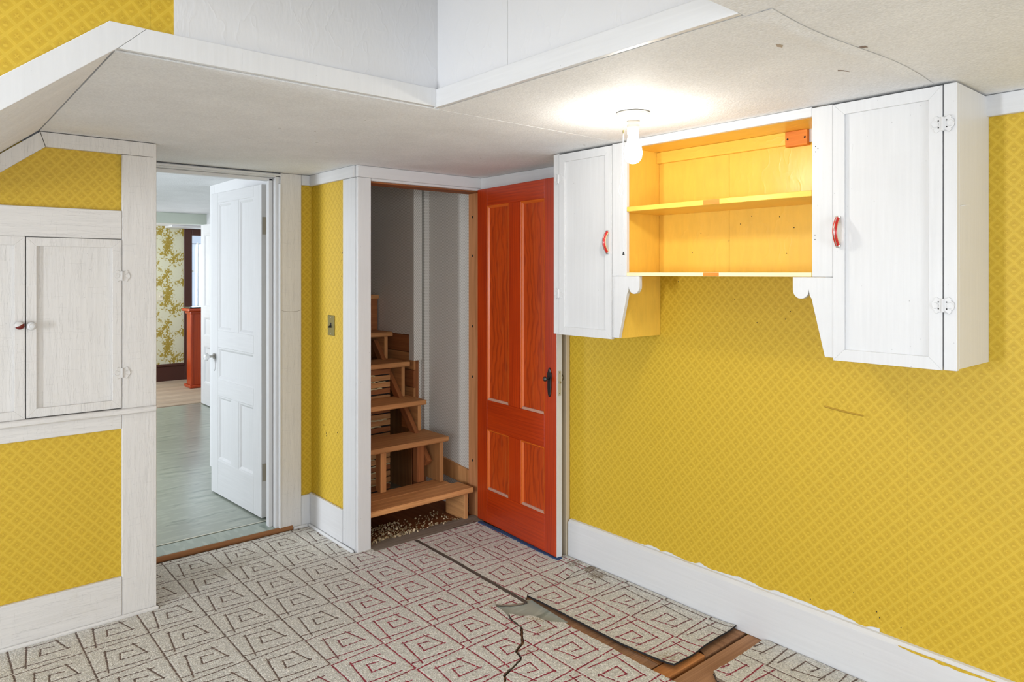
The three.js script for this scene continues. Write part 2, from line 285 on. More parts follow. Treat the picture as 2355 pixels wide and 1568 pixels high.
// stair wall: post, header, lining, jamb
const wallStair = solo('wall_stair', 'narrow yellow wallpapered wall with the light switch', 'wall', wb(1.775, 1.835, -0.05, 2.2, -3.95, -3.305), paperMat, STR);
for (const [y, z] of [[1.555, -3.470], [1.515, -3.478], [1.43, -3.478], [0.60, -3.69], [0.56, -3.66], [0.545, -3.66], [0.585, -3.53]]) mesh('nail_hole', place(new THREE.SphereGeometry(0.003, 6, 5).scale(0.25, 1.6, 1), 1.775, y, z), holeMat, wallStair);
const post = thing('trim_3', 'white painted corner post left of the stair opening', 'trim', STR);
mesh('front_board', cb(1.766, 1.844, 0, 1.942, -3.305, -3.285, 0.0025), whitePaint, post);
mesh('side_board', cb(1.762, 1.776, 0, 1.942, -3.44, -3.3055, 0.002), whitePaint, post);
mesh('inner_board', cb(1.8355, 1.8455, 0, 1.94, -3.44, -3.306, 0.002), whitePaint, post);
solo('trim_4', 'white header board above the stair opening', 'trim', cb(1.766, 2.60, 1.943, CY - 0.001, -3.31, -3.285, 0.003), whitePaint, STR);
const lining = thing('trim_5', 'unpainted brown lining of the stair opening', 'trim', STR);
mesh('head_lining', cb(1.846, 2.6, 1.922, 1.94, -3.43, -3.315, 0.002), darkWoodMat, lining);
mesh('head_stop', cb(1.846, 2.6, 1.929, 1.9425, -3.3145, -3.288, 0.002), whitePaint, lining);
mesh('side_lining', cb(2.572, 2.60, 0.0, 1.9215, -3.41, -3.292, 0.002), jambMat, lining, 'rough pinkish brown jamb with nail heads');
for (const y of [0.33, 0.83, 1.13, 1.55, 1.78]) mesh('nail_head', place(new THREE.SphereGeometry(0.007, 8, 6).scale(0.35, 1.1, 0.8), 2.5715, y, -3.37), holeMat, lining);
const bbS = thing('baseboard_stair', 'white baseboard below the narrow wallpapered wall', 'baseboard', STR);
mesh('board', cb(1.757, 1.774, 0, 0.192, -3.843, -3.4415, 0.003), whitePaint, bbS);
mesh('shoe', cb(1.740, 1.7565, 0.0, 0.022, -3.826, -3.30, 0.006), whitePaint, bbS);
solo('trim_6', 'white crown board of the narrow wallpapered wall', 'trim', cb(1.755, 1.7745, 1.943, CY - 0.001, -3.84, -3.3105, 0.002), whitePaint, STR);

// recessed wall with the doorway to the green-floored room
const wallDoor = thing('wall_back', 'recessed wall around the doorway with a narrow strip of yellow wallpaper', 'wall', STR);
mesh('paper_strip', wb(1.60, 1.774, -0.05, 2.3, -3.95, -3.847), paperMat, wallDoor);
mesh('over_door', wb(0.70, 1.60, 2.02, 2.3, -3.95, -3.847), plainWhite, wallDoor);
mesh('left_return', wb(0.70, 0.78, -0.05, 2.02, -3.95, -3.36), plainWhite, wallDoor);
const frame = thing('door_frame', 'white painted frame of the open doorway', 'frame', STR);
mesh('casing', cb(1.585, 1.706, 0.0, CY - 0.002, -3.846, -3.832, 0.002), oldPaint, frame);
mesh('thread', tube([[1.5865, 1.240, -3.8312], [1.61, 1.234, -3.8312], [1.65, 1.231, -3.8312], [1.69, 1.234, -3.8312], [1.7045, 1.240, -3.8312]], 0.0009, 20, 5), M({ color: rgb(168, 160, 148), roughness: 0.8 }), frame);
mesh('casing_bead', cb(1.576, 1.5885, 0.03, 1.945, -3.846, -3.822, 0.003), whitePaint, frame);
mesh('jamb', cb(1.562, 1.5995, 0.03, 2.0, -3.955, -3.8465, 0.002), whitePaint, frame);
mesh('door_stop', cb(1.540, 1.5615, 0.03, 1.975, -3.925, -3.885, 0.002), whitePaint, frame);
mesh('head', cb(0.78, 1.5995, 1.98, CY - 0.003, -3.955, -3.8465, 0.002), whitePaint, frame);
mesh('head_stop', cb(0.78, 1.5615, 1.962, 1.9795, -3.925, -3.885, 0.002), whitePaint, frame);
mesh('head_bead', cb(0.78, 1.590, 1.985, 1.997, -3.8465, -3.826, 0.003), whitePaint, frame);
solo('baseboard_back', 'short white baseboard beside the doorway', 'baseboard', cb(1.7065, 1.7565, 0, 0.185, -3.846, -3.83, 0.002), whitePaint, STR);
solo('trim_7', 'short white crown block in the corner of the recess', 'trim', cb(1.7065, 1.7545, 1.946, CY - 0.002, -3.846, -3.828, 0.002), whitePaint, STR);
solo('trim_8', 'white shoe moulding at the foot of the doorway casing', 'trim', cb(1.655, 1.7395, 0, 0.022, -3.8295, -3.814, 0.005), whitePaint, STR);
const thr = thing('threshold', 'green painted threshold with a worn brown nosing', 'threshold', STR);
mesh('top_board', cb(0.781, 1.654, 0.002, 0.032, -3.985, -3.838, 0.004), threshMat, thr);
mesh('nosing', (() => { const g = new THREE.CylinderGeometry(0.0155, 0.0155, 0.872, 12, 1, false, 0, Math.PI * 2); g.rotateZ(Math.PI / 2); return place(g, 1.2175, 0.0165, -3.836); })(), wornNose, thr);
mesh('metal_strip', cb(0.781, 1.60, 0.0325, 0.0345, -3.998, -3.988, 0.0008), M({ color: rgb(206, 206, 190), roughness: 0.4 }), thr);

// panelled wall at the left (z = -3.31): boards over wallpaper, cupboard in the middle
const zl = -3.31, wallL = thing('wall_left', 'white boarded wall with yellow wallpaper panels around a cupboard', 'wall', STR);
mesh('paper_panel', wb(-0.6, 0.70, 1.60, 1.96, -3.36, -3.332), paperMat, wallL);
mesh('paper_panel', wb(-0.6, 0.70, 0.10, 0.83, -3.36, -3.326), paperMat, wallL);
mesh('backing', wb(-3.3, 0.69, -0.05, 2.3, -3.42, -3.3605), plainWhite, wallL);
mesh('post_core', wb(0.69, 0.806, 0, CY, -3.42, -3.3321), plainWhite, wallL);
mesh('stile', cb(0.688, 0.811, 0.0, 1.944, -3.332, zl, 0.003), oldPaint, wallL);
mesh('top_rail', prism([[0.402, CY - 0.003], [0.811, CY - 0.003], [0.811, 1.945], [0.420, 1.945]], 'xy', zl, 0.022), oldPaint, wallL);
mesh('sloped_rail', prism([[0.400, CY - 0.004], [0.418, 1.944], [0.1, 1.693], [0.05, 1.725]], 'xy', zl, 0.022), oldPaint, wallL);
mesh('rail', cb(-0.6, 0.6875, 1.590, 1.708, -3.332, zl, 0.002), oldPaint, wallL);
mesh('rail', cb(-0.6, 0.6875, 0.798, 0.858, -3.325, zl, 0.002), oldPaint, wallL);
mesh('base_rail', cb(-0.6, 0.6875, 0.0, 0.180, -3.325, zl + 0.001, 0.002), oldPaint, wallL);
mesh('sill', cb(-0.6, 0.818, 0.8585, 0.882, -3.33, zl + 0.022, 0.004), oldPaint, wallL);
mesh('shoe', cb(-0.6, 0.828, 0.0, 0.022, zl + 0.0012, zl + 0.016, 0.005), oldPaint, wallL);
mesh('post_return', cb(0.8065, 0.8205, 0.0, CY - 0.004, -3.42, -3.3105, 0.002), oldPaint, wallL);

// ceiling boards
const ceil = thing('ceiling', 'low off-white papered ceiling with visible seams', 'ceiling', STR);
mesh('ceiling_board', wb(0.400, 2.72, CY, CY + 0.05, -3.96, -2.0015), ceilingMat, ceil);
mesh('ceiling_board', wb(1.377, 2.72, CY + 0.0005, CY + 0.05, -2.0, -0.806), ceilingMat, ceil);
mesh('ceiling_board', wb(1.377, 2.72, CY + 0.001, CY + 0.05, -0.8055, 2.72), ceilingMat, ceil);
mesh('ceiling_board', wb(-3.3, 1.3765, CY, CY + 0.05, -0.838, 2.72), ceilingMat, ceil);
mesh('sloped_board', prism([[0.396, CY + 0.001], [0.40, CY + 0.05], [-0.02, CY - 0.29], [0.03, CY - 0.297]], 'xy', -1.994, 1.42, 0), ceilingMat, ceil);
mesh('low_board', wb(-3.3, 0.03, CY - 0.297, CY - 0.25, -3.42, -1.994), ceilingMat, ceil);
{ // swollen taped seam of the ceiling
  const pos = [], idx = [], n = 60, m = 10;
  for (let i = 0; i <= n; i++) for (let j = 0; j <= m; j++) { const x = 1.385 + (2.29 - 1.385) * i / n, t = j / m, zc = -0.812 + 0.012 * Math.sin(x * 7); pos.push(x, CY - 0.0002 - 0.0045 * Math.pow(Math.sin(Math.PI * t), 2) * sstep(0, 0.1, i / n) * sstep(1, 0.8, i / n) * (0.7 + 0.5 * vn(x * 12, t * 3)), zc + (t - 0.5) * 0.075); }
  for (let i = 0; i < n; i++) for (let j = 0; j < m; j++) { const a = i * (m + 1) + j, b = a + m + 1; idx.push(a, b, a + 1, b, b + 1, a + 1); }
  const g = new THREE.BufferGeometry(); g.setAttribute('position', new THREE.Float32BufferAttribute(pos, 3)); g.setAttribute('uv', new THREE.Float32BufferAttribute(pos.flatMap((_, k) => (k % 3 === 0 ? [pos[k], pos[k + 2]] : [])), 2)); g.setIndex(idx); g.computeVertexNormals();
  mesh('taped_seam', g, ceilingMat, ceil);
}
// tears in the ceiling paper
const tearMat = M({ color: rgb(128, 108, 92), roughness: 0.9 });
mesh('tear', prism([[1.944, -0.898], [1.956, -0.889], [1.985, -0.884], [1.960, -0.894], [1.952, -0.902]], 'xz', CY - 0.0004, 0.0006, 0), tearMat, ceil);
mesh('tear', prism(Array.from({ length: 14 }, (_, i) => [1.626 + (0.010 + 0.012 * hash(i, 5)) * Math.cos(i / 7 * Math.PI), -0.894 + (0.004 + 0.007 * hash(i, 9)) * Math.sin(i / 7 * Math.PI)]), 'xz', CY - 0.0004, 0.0006, 0), M({ color: rgb(176, 160, 142), roughness: 0.9 }), ceil);
for (const d of [0, 0.006, 0.012]) mesh('tear', prism([[1.783 + d, -0.772], [1.786 + d, -0.772], [1.790 + d, -0.758], [1.787 + d, -0.758]], 'xz', CY - 0.0004, 0.0006, 0), tearMat, ceil);
for (let i = 0; i < 9; i++) { const x = rr(0.9, 2.4), z = rr(-3.0, -2.1); mesh('tear', prism([[x, z], [x + rr(0.006, 0.016), z + rr(-0.004, 0.004)], [x + 0.004, z + 0.003]], 'xz', CY - 0.0004, 0.0005, 0), tearMat, ceil); }
// ceiling well with fascia boards
const well = thing('wall_well', 'white and yellow walls of the raised ceiling well', 'wall', STR);
mesh('paper_wall', prism([[0.60, CY + 0.052], [0.402, CY + 0.052], [-0.02, CY - 0.287], [-1.2, CY - 0.245], [-1.2, 3.0], [0.60, 3.0]], 'xy', -1.995, 0.105, 0), paperMat, well);
mesh('white_sheet', wb(0.536, 1.37, CY + 0.05, 3.0, -1.9945, -1.989), wellMat, well);
mesh('backing', wb(0.60, 1.48, CY + 0.051, 3.0, -2.1, -1.995), plainWhite, well);
mesh('white_sheet', wb(1.369, 1.376, CY + 0.051, 3.0, -1.62, -0.84), wellMat, well);
mesh('white_sheet', wb(1.3695, 1.376, CY + 0.051, 3.0, -1.989, -1.6215), wellMat, well);
mesh('backing', wb(1.3765, 1.48, CY + 0.051, 3.0, -2.0, -0.84), plainWhite, well);
mesh('near_wall', wb(-1.2, 1.48, CY + 0.051, 3.0, -0.838, -0.76), wellMat, well);
mesh('end_wall', wb(-1.3, -1.2, CY - 0.25, 3.0, -2.1, -0.76), wellMat, well);
const fas = thing('trim_9', 'white fascia boards around the ceiling well', 'trim', STR);
mesh('fascia', prism([[0.402, CY + 0.002], [1.3525, CY + 0.002], [1.3525, CY + 0.062], [0.467, CY + 0.064]], 'xy', -1.974, 0.0145, 0.001), whitePaint, fas);
mesh('fascia', prism([[0.4016, CY + 0.0025], [0.4666, CY + 0.0645], [0.383, CY + 0.066], [-0.02, CY - 0.257], [0.03, CY - 0.296]], 'xy', -1.974, 0.0145, 0.001), whitePaint, fas);
mesh('fascia', cb(1.353, 1.3685, CY - 0.001, CY + 0.060, -1.988, -0.8395, 0.001), whitePaint, fas);

// outer walls, out of view, with the windows that let the daylight in
const shell = thing('wall_outer', 'plain outer walls of the room with window openings', 'wall', STR);
const ow = (...a) => mesh('wall_piece', wb(...a), plainWhite, shell);
ow(-3.4, -3.3, -0.1, 0.70, -3.42, 2.72); ow(-3.4, -3.3, 1.95, 3.1, -3.42, 2.72); ow(-3.4, -3.3, 0.70, 1.95, -3.42, -1.70); ow(-3.4, -3.3, 0.70, 1.95, -1.44, 0.2); ow(-3.4, -3.3, 0.70, 1.95, 1.6, 2.72);
ow(-3.3, 0.15, -0.1, 3.1, 2.62, 2.72); ow(1.45, 2.7, -0.1, 3.1, 2.62, 2.72); ow(0.15, 1.45, -0.1, 0.70, 2.62, 2.72); ow(0.15, 1.45, 1.90, 3.1, 2.62, 2.72);
ow(-3.4, -1.17, 3.0, 3.1, -4.6, 2.72); ow(-0.27, 2.72, 3.0, 3.1, -5.3, 2.72); ow(-1.17, -0.27, 3.0, 3.1, -4.6, -1.885); ow(-1.17, -0.27, 3.0, 3.1, -0.935, 2.72);
function windowFrame(n, x0, x1, y0, y1, z0, z1, label) {      // sash bars in an opening of the outer walls
  const w = thing('window_' + n, label, 'window', STR), thinX = x1 - x0 < z1 - z0;
  const bar = (a, b, c, d) => thinX ? mesh('sash_bar', cb(x0, x1, c, d, a, b, 0.003), plainWhite, w) : mesh('sash_bar', cb(a, b, c, d, z0, z1, 0.003), plainWhite, w);
  const a0 = thinX ? z0 : x0, a1 = thinX ? z1 : x1;
  bar(a0, a0 + 0.025, y0, y1); bar(a1 - 0.025, a1, y0, y1); bar(a0 + 0.025, a1 - 0.025, y0, y0 + 0.03); bar(a0 + 0.025, a1 - 0.025, y1 - 0.03, y1); bar(a0 + 0.025, a1 - 0.025, (y0 + y1) / 2 - 0.015, (y0 + y1) / 2 + 0.015);
  return w;
}
windowFrame(1, -3.36, -3.32, 0.70, 1.95, -1.70, -1.44, 'narrow window in the left outer wall');
windowFrame(2, -3.36, -3.32, 0.70, 1.95, 0.2, 1.6, 'wide window in the left outer wall');
windowFrame(3, 0.15, 1.45, 0.70, 1.90, 2.65, 2.69, 'window in the wall behind the viewer');

// ------------------------------------------------------------------ stairwell
const ws = thing('wall_stairwell', 'stairwell wall right of the stair in pale grey trellis wallpaper', 'wall', STR);
mesh('paper_wall', wb(2.60, 2.72, -0.05, 3.0, -3.96, -3.4105), trellisMat, ws);
mesh('jog_strip', wb(2.482, 2.5435, 0.885, 3.0, -3.93, -3.872), trellisMat, ws);
mesh('jog_strip', wb(2.5635, 2.5995, 0.31, 3.0, -3.93, -3.872), trellisMat, ws);
mesh('jog_groove', wb(2.5436, 2.5634, 0.31, 3.0, -3.95, -3.91), trellisMat, ws);
mesh('jog_lower', wb(2.505, 2.60, 0.0, 0.884, -3.95, -3.912), darkWoodMat, ws);
mesh('skirt_board', prism([[-3.871, 0.30], [-3.412, 0.255], [-3.412, 0.16], [-3.871, 0.19]], 'zy', 2.585, 0.0145), stairMats[0], ws);
const wsu = thing('wall_upper_stair', 'trellis papered wall beside the upper stair treads', 'wall', STR);
mesh('paper_side', prism([[-3.874, 1.05], [-5.2, 1.03], [-5.2, 3.0], [-3.874, 3.0]], 'zy', 2.4805, 0.001, 0), trellisMat, wsu);
mesh('core', wb(2.4816, 2.54, 1.06, 3.0, -5.2, -3.931), trellisMat, wsu);
mesh('lower_core', wb(2.4995, 2.54, -0.05, 1.059, -5.2, -3.931), stairMats[1], wsu);
for (let k = 0; k < 4; k++) mesh('plank', cb(2.4835, 2.498, 0.60 + k * 0.112, 0.708 + k * 0.112, -4.46, -3.876, 0.002), k % 2 ? darkWoodMat : stairMats[1], wsu);
solo('wall_stair_end', 'papered end wall high up in the stairwell', 'wall', wb(1.8, 2.6, -0.05, 3.0, -5.3, -5.2), trellisMat, STR);
solo('wall_stair_left', 'papered wall on the hidden left side of the stair', 'wall', wb(1.775, 1.835, -0.05, 3.0, -5.2, -3.951), trellisMat, STR);
solo('floor_closet', 'dusty brown floor below the stair', 'floor', wb(1.836, 2.60, -0.06, 0.0, -5.25, -3.362), darkWoodMat, STR);
solo('trim_12', 'grey worn sill board at the foot of the stair', 'trim', cb(1.846, 2.5715, -0.002, 0.011, -3.361, -3.243, 0.003), M({ map: perMetre(paleTex, 0.5, 0.9), color: new THREE.Color(0.50, 0.54, 0.60), roughness: 0.8 }), STR);
const lathWall = thing('wall_lath', 'bare wooden lath wall with plaster keys below the stair', 'wall', STR);
mesh('backing', wb(1.90, 2.376, -0.05, 0.842, -4.04, -4.0), darkGap, lathWall);
for (let k = 0; k < 20; k++) {
  const y = 0.02 + k * 0.041 + rr(-0.002, 0.002); mesh('lath', cb(1.90, 2.376, y, y + 0.031 + rr(0, 0.003), -3.999, -3.988 + rr(0, 0.003), 0.0015), [stairMats[1], darkWoodMat, stairMats[0]][k % 3], lathWall);
}
const plasterMat = M({ color: rgb(214, 196, 150), roughness: 0.9 });
for (let k = 0; k < 19; k++) {
  const y = 0.057 + k * 0.041, x0 = rr(2.02, 2.2), x1 = Math.min(2.372, x0 + rr(0.12, 0.22)), pts = []; for (let i = 0; i <= 8; i++) pts.push([mix(x0, x1, i / 8), y + rr(-0.004, 0.004), -3.986 + rr(-0.002, 0.004)]);
  mesh('plaster_key', tube(pts, rr(0.003, 0.0055), 18, 5), plasterMat, lathWall);
}
// the stair itself: open treads
const stair = thing('staircase', 'steep open wooden stair with worn plank treads', 'stairs');
const treads = [[2.537, 0.190, -3.31, 0.29], [2.500, 0.461, -3.507, 0.27], [2.482, 0.654, -3.722, 0.25], [2.474, 0.877, -3.90, 0.24], [2.472, 1.056, -4.11, 0.24]];
treads.forEach(([x, y, z, d], i) => {
  const t = thing; const th = 0.030;
  if (i === 0) { mesh('tread', cb(1.847, x, y - th, y, z - 0.155, z, 0.005), stairMats[2], stair); mesh('tread', cb(1.847, x - 0.05, y - th, y - 0.001, z - d, z - 0.157, 0.004), stairMats[0], stair); }
  else mesh('tread', cb(1.847, x, y - th, y, z - d, z, 0.005), stairMats[i % 3], stair);
});
for (let i = 0; i < 5; i++) {                                  // upright cheek boards under the right tread ends
  const [x, y, z] = treads[i], below = i ? treads[i - 1][1] : 0.002; mesh('cheek_board', cb(x - 0.055, x - 0.03, below + 0.0005, y - 0.0305, z - 0.21, z - 0.018, 0.002), i % 2 ? stairMats[1] : stairMats[0], stair);
}
function slant(x0, x1, a, b, w) { const dz = b[1] - a[1], dy = b[0] - a[0], l = Math.hypot(dz, dy), g = cb(x0, x1, -w / 2, w / 2, -l / 2, l / 2, 0.002); g.rotateX(Math.atan2(dy, -dz) * 1); return place(g, 0, (a[0] + b[0]) / 2, (a[1] + b[1]) / 2); }
mesh('stringer', slant(2.385, 2.415, [0.30, -3.585], [0.985, -4.235], 0.05), darkWoodMat, stair);
mesh('stringer', slant(1.86, 1.895, [0.30, -3.585], [0.985, -4.235], 0.05), darkWoodMat, stair);
mesh('stud', cb(2.062, 2.100, 0.1905, 0.430, -3.62, -3.565, 0.002), stairMats[2], stair);
mesh('stud', cb(2.333, 2.382, 0.1905, 0.430, -3.65, -3.60, 0.002), darkWoodMat, stair);
mesh('riser', cb(1.90, 2.474, 1.0565, 1.27, -4.345, -4.315, 0.003), darkWoodMat, stair);
mesh('tread', cb(1.847, 2.476, 1.2705, 1.298, -4.55, -4.30, 0.004), stairMats[0], stair);

// plaster crumbs on the closet floor
{
  const N = 680, im = new THREE.InstancedMesh(new THREE.IcosahedronGeometry(1, 0), M({ color: 0xffffff, roughness: 0.95 }), N), m4 = new THREE.Matrix4(), q = new THREE.Quaternion(), e = new THREE.Euler(), col = new THREE.Color();
  for (let i = 0; i < N; i++) {
    const x = i < 440 ? 1.87 + Math.pow(rnd(), 1.2) * 0.3 : rr(2.0, 2.46), z = rr(-3.375, -3.33) - Math.pow(rnd(), 1.5) * 0.22, s = rr(0.0018, 0.0060) * (rnd() < 0.12 ? 1.5 : 1);
    q.setFromEuler(e.set(rnd() * 6, rnd() * 6, rnd() * 6)); m4.compose(new THREE.Vector3(x, (z > -3.362 ? 0.012 : 0.001) + s * 0.6 + (i < 200 ? rnd() * 0.008 : 0), z), q, new THREE.Vector3(s * rr(0.8, 1.5), s * rr(0.5, 0.9), s)); im.setMatrixAt(i, m4);
    const k = rnd(), k2 = k * k; col.setRGB(mix(0.30, 0.80, k2), mix(0.21, 0.66, k2), mix(0.10, 0.44, k2)); im.setColorAt(i, col);
  }
  im.name = 'plaster_crumbs'; im.castShadow = im.receiveShadow = true; im.userData = { label: 'loose plaster crumbs scattered below the first stair tread', category: 'debris', kind: 'stuff' }; scene.add(im);
}

// ------------------------------------------------------------------ doors
// rows of panels between stiles and rails; local x runs from the hinge, y up, both faces alike
function panelDoor(root, w, h, t, y0, sw, rows, mats, opt = {}) {
  const S = (n, ...a) => mesh(n, cb(...a, 0.002), mats.frame, root);
  S('stile', 0, sw, y0, h, -t / 2, t / 2); S('stile', w - sw, w, y0, h, -t / 2, t / 2);
  let y = y0; rows.forEach((r) => { S('rail', sw, w - sw, y, r.y0, -t / 2, t / 2); y = r.y1; }); S('rail', sw, w - sw, y, h, -t / 2, t / 2);
  for (const r of rows) {
    for (let i = 0; i < r.cols.length - 1; i++) S('mullion', r.cols[i][1], r.cols[i + 1][0], r.y0, r.y1, -t / 2, t / 2);
    for (const [a, b] of r.cols) {
      mesh('panel', cb(a - 0.001, b + 0.001, r.y0 - 0.001, r.y1 + 0.001, -t / 2 + 0.012, t / 2 - 0.012, 0, { grain: 1 }), mats.panel, root);
      const mw = opt.mw ?? 0.014;
      const side = (pts) => pts, ms = [];
      for (const s of [-1, 1]) {                                // sloped moulding around the panel
        const f = s * (t / 2 - 0.0015), k = s * (t / 2 - 0.0118);
        const O = [[a, r.y0], [b, r.y0], [b, r.y1], [a, r.y1]], I = [[a + mw, r.y0 + mw], [b - mw, r.y0 + mw], [b - mw, r.y1 - mw], [a + mw, r.y1 - mw]];
        const pos = [], uv = [];
        for (let i = opt.lower ? 1 : 0; i < 4; i++) {
          const j = (i + 1) % 4, A = [...O[i], f], B = [...O[j], f], C = [...I[j], k], D = [...I[i], k], Cm = [...[0, 1].map((q) => mix(O[j][q], I[j][q], 0.45)), f - s * 0.001], Dm = [...[0, 1].map((q) => mix(O[i][q], I[i][q], 0.45)), f - s * 0.001];
          for (const [p, q, u, v] of [[A, B, Cm, Dm], [Dm, Cm, C, D]]) for (const z of s > 0 ? [p, q, u, p, u, v] : [p, u, q, p, v, u]) { pos.push(...z); uv.push(z[0], z[1]); }
        }
        const g = new THREE.BufferGeometry(); g.setAttribute('position', new THREE.Float32BufferAttribute(pos, 3)); g.setAttribute('uv', new THREE.Float32BufferAttribute(uv, 2)); g.computeVertexNormals(); ms.push(g);
      }
      mesh('moulding', merge(ms), mats.mould, root);
      if (opt.lower) mesh('lower_moulding', prism([[a, r.y0], [b, r.y0], [b - mw, r.y0 + mw], [a + mw, r.y0 + mw]], 'xy', t / 2 - 0.004, 0.009, 0.0008), opt.lower, root, 'scuffed lower panel moulding');
    }
  }
}
const setDoor = (g, hx, hz, fx, fz) => { g.position.set(hx, 0, hz); g.rotation.y = Math.atan2(-(fz - hz), fx - hx); };

// red door: its red face turned to the room, edges and back painted white
const red = thing('door_1', 'varnished orange-red four-panel door standing open against the wall', 'door', STR);
panelDoor(red, 0.72, 1.932, 0.034, 0.018, 0.098, [{ y0: 0.208, y1: 0.552, cols: [[0.098, 0.308], [0.420, 0.622]] }, { y0: 0.720, y1: 1.832, cols: [[0.098, 0.308], [0.420, 0.622]] }], { frame: redMat, panel: redPanelMat, mould: moldMat }, { lower: M({ color: rgb(196, 148, 128), roughness: 0.5 }) });
mesh('edge_strip', cb(0.7203, 0.7225, 0.018, 1.932, -0.0175, 0.0168, 0.0006), whitePaint, red, 'white painted door edge');
mesh('back_paint', cb(0.0, 0.7202, 0.018, 1.932, -0.0195, -0.0176, 0.0005), whitePaint, red);
const esc = mesh('handle_plate', (() => {                      // spear-shaped black plate
  const s = [[0, 0.075], [0.008, 0.066], [0.011, 0.052], [0.017, 0.046], [0.017, 0.028], [0.015, 0.018], [0.0145, -0.03], [0.010, -0.06], [0.004, -0.0735], [0, -0.075]];
  return prism([...s, ...s.slice(1, -1).reverse().map(([x, y]) => [-x, y])], 'xy', 0.008, 0.008, 0.0025).translate(0.669, 0.893, 0.0168);
})(), blackIron, red, 'long black spear-shaped handle plate');
mesh('knob', place(lathe([[0.0001, 0.034], [0.008, 0.033], [0.0125, 0.028], [0.0125, 0.022], [0.007, 0.016], [0.005, 0.0], [0.0001, 0]], 20).rotateX(Math.PI / 2), 0.669, 0.912, 0.0245), M({ color: rgb(90, 88, 86), metalness: 0.8, roughness: 0.25 }), esc);
mesh('lock_plate', cb(0.7226, 0.7238, 0.83, 0.955, -0.011, 0.009, 0.0005), M({ color: rgb(196, 194, 180), roughness: 0.4, metalness: 0.3 }), red, 'mortice lock plate on the door edge');
mesh('latch', cb(0.7239, 0.729, 0.892, 0.902, -0.008, 0.006, 0.001), steel, red);
for (const y of [0.842, 0.945]) mesh('screw', place(new THREE.SphereGeometry(0.0022, 8, 6), 0.7238, y, -0.001), holeMat, red);
mesh('back_knob', place(lathe([[0.0001, -0.045], [0.018, -0.042], [0.022, -0.034], [0.018, -0.026], [0.008, -0.02], [0.006, 0.0], [0.0001, 0]], 20).rotateX(Math.PI / 2), 0.669, 0.912, -0.0196), M({ color: rgb(120, 108, 80), metalness: 0.5, roughness: 0.4 }), red);
for (const y of [0.25, 1.65]) mesh('hinge', place(new THREE.CylinderGeometry(0.006, 0.006, 0.09, 10), -0.004, y, -0.012), steel, red);
setDoor(red, 2.5585, -3.281, 2.5035, -2.563);

const white = { frame: whitePaint, panel: whitePaint, mould: whitePaint };
const wd = thing('door_2', 'white painted five-panel door open into the green-floored room', 'door', STR);
panelDoor(wd, 0.733, 1.958, 0.036, 0.04, 0.105, [{ y0: 0.258, y1: 0.668, cols: [[0.105, 0.312], [0.418, 0.628]] }, { y0: 0.772, y1: 0.975, cols: [[0.105, 0.628]] }, { y0: 1.083, y1: 1.892, cols: [[0.105, 0.312], [0.418, 0.628]] }], white, { mw: 0.022 });
mesh('rosette', place(new THREE.CylinderGeometry(0.018, 0.02, 0.006, 20).rotateX(Math.PI / 2), 0.680, 0.913, -0.0212), steel, wd);
mesh('escutcheon', prism(Array.from({ length: 24 }, (_, i) => [0.014 * Math.cos(i / 12 * Math.PI), 0.05 * Math.sin(i / 12 * Math.PI)]), 'xy', 0, 0.003, 0.0008).translate(0.680, 0.868, -0.0182), whitePaint, wd);
mesh('spindle', place(new THREE.CylinderGeometry(0.008, 0.008, 0.03, 12).rotateX(Math.PI / 2), 0.680, 0.913, -0.038), steel, wd);
mesh('knob', place(lathe([[0.0001, 0.0], [0.014, 0.002], [0.026, 0.012], [0.027, 0.02], [0.019, 0.031], [0.008, 0.034], [0.0001, 0.034]], 12).rotateX(-Math.PI / 2), 0.680, 0.913, -0.052), P({ color: 0xffffff, roughness: 0.05, transmission: 0.6, thickness: 0.03, ior: 1.5 }), wd, 'faceted clear glass knob');
for (const y of [0.3, 1.72]) { mesh('hinge', place(new THREE.CylinderGeometry(0.006, 0.006, 0.10, 10), -0.006, y, 0.018), steel, wd); mesh('hinge_leaf', cb(-0.0025, -0.0004, y - 0.05, y + 0.05, -0.014, 0.017, 0.0005), steel, wd); }
setDoor(wd, 1.571, -4.030, 1.571 - 0.046, -4.030 - 0.732);

// ------------------------------------------------------------------ cupboard doors and wall cabinets
// flower-edged painted hinge; local plane xy, facing +z
function hingeGeo() {
  const leaf = (s) => {
    const pts = [[0.003, 0.019], [0.010, 0.020], [0.016, 0.025], [0.023, 0.020], [0.0225, 0.014], [0.029, 0.010], [0.031, 0.0], [0.029, -0.010], [0.0225, -0.014], [0.023, -0.020], [0.016, -0.025], [0.010, -0.020], [0.003, -0.019]];
    return prism(pts.map(([x, y]) => [x * s, y]), 'xy', 0.0022, 0.0022, 0.0007);
  };
  return merge([leaf(1), leaf(-1), new THREE.CylinderGeometry(0.0045, 0.0045, 0.04, 10).translate(0, 0, 0.003), new THREE.TorusGeometry(0.009, 0.0012, 5, 14, Math.PI * 1.6).translate(0.020, 0, 0.0022), new THREE.TorusGeometry(0.009, 0.0012, 5, 14, Math.PI * 1.6).rotateZ(Math.PI).translate(-0.020, 0, 0.0022)]);
}
const HINGE = hingeGeo();
const SCREW = merge([[0.011, 0.010], [0.011, -0.010], [-0.011, 0.010], [-0.011, -0.010]].map(([x, y]) => new THREE.CylinderGeometry(0.002, 0.002, 0.001, 8).rotateX(Math.PI / 2).translate(x, y, 0.0024)));
function hinge(parent, p, ry, screws, mat = whitePaint) { const m = mesh('hinge', HINGE, mat, parent, 'scalloped hinge painted white'); m.position.set(...p); m.rotation.y = ry; if (screws) mesh('screws', SCREW, holeMat, m); return m; }
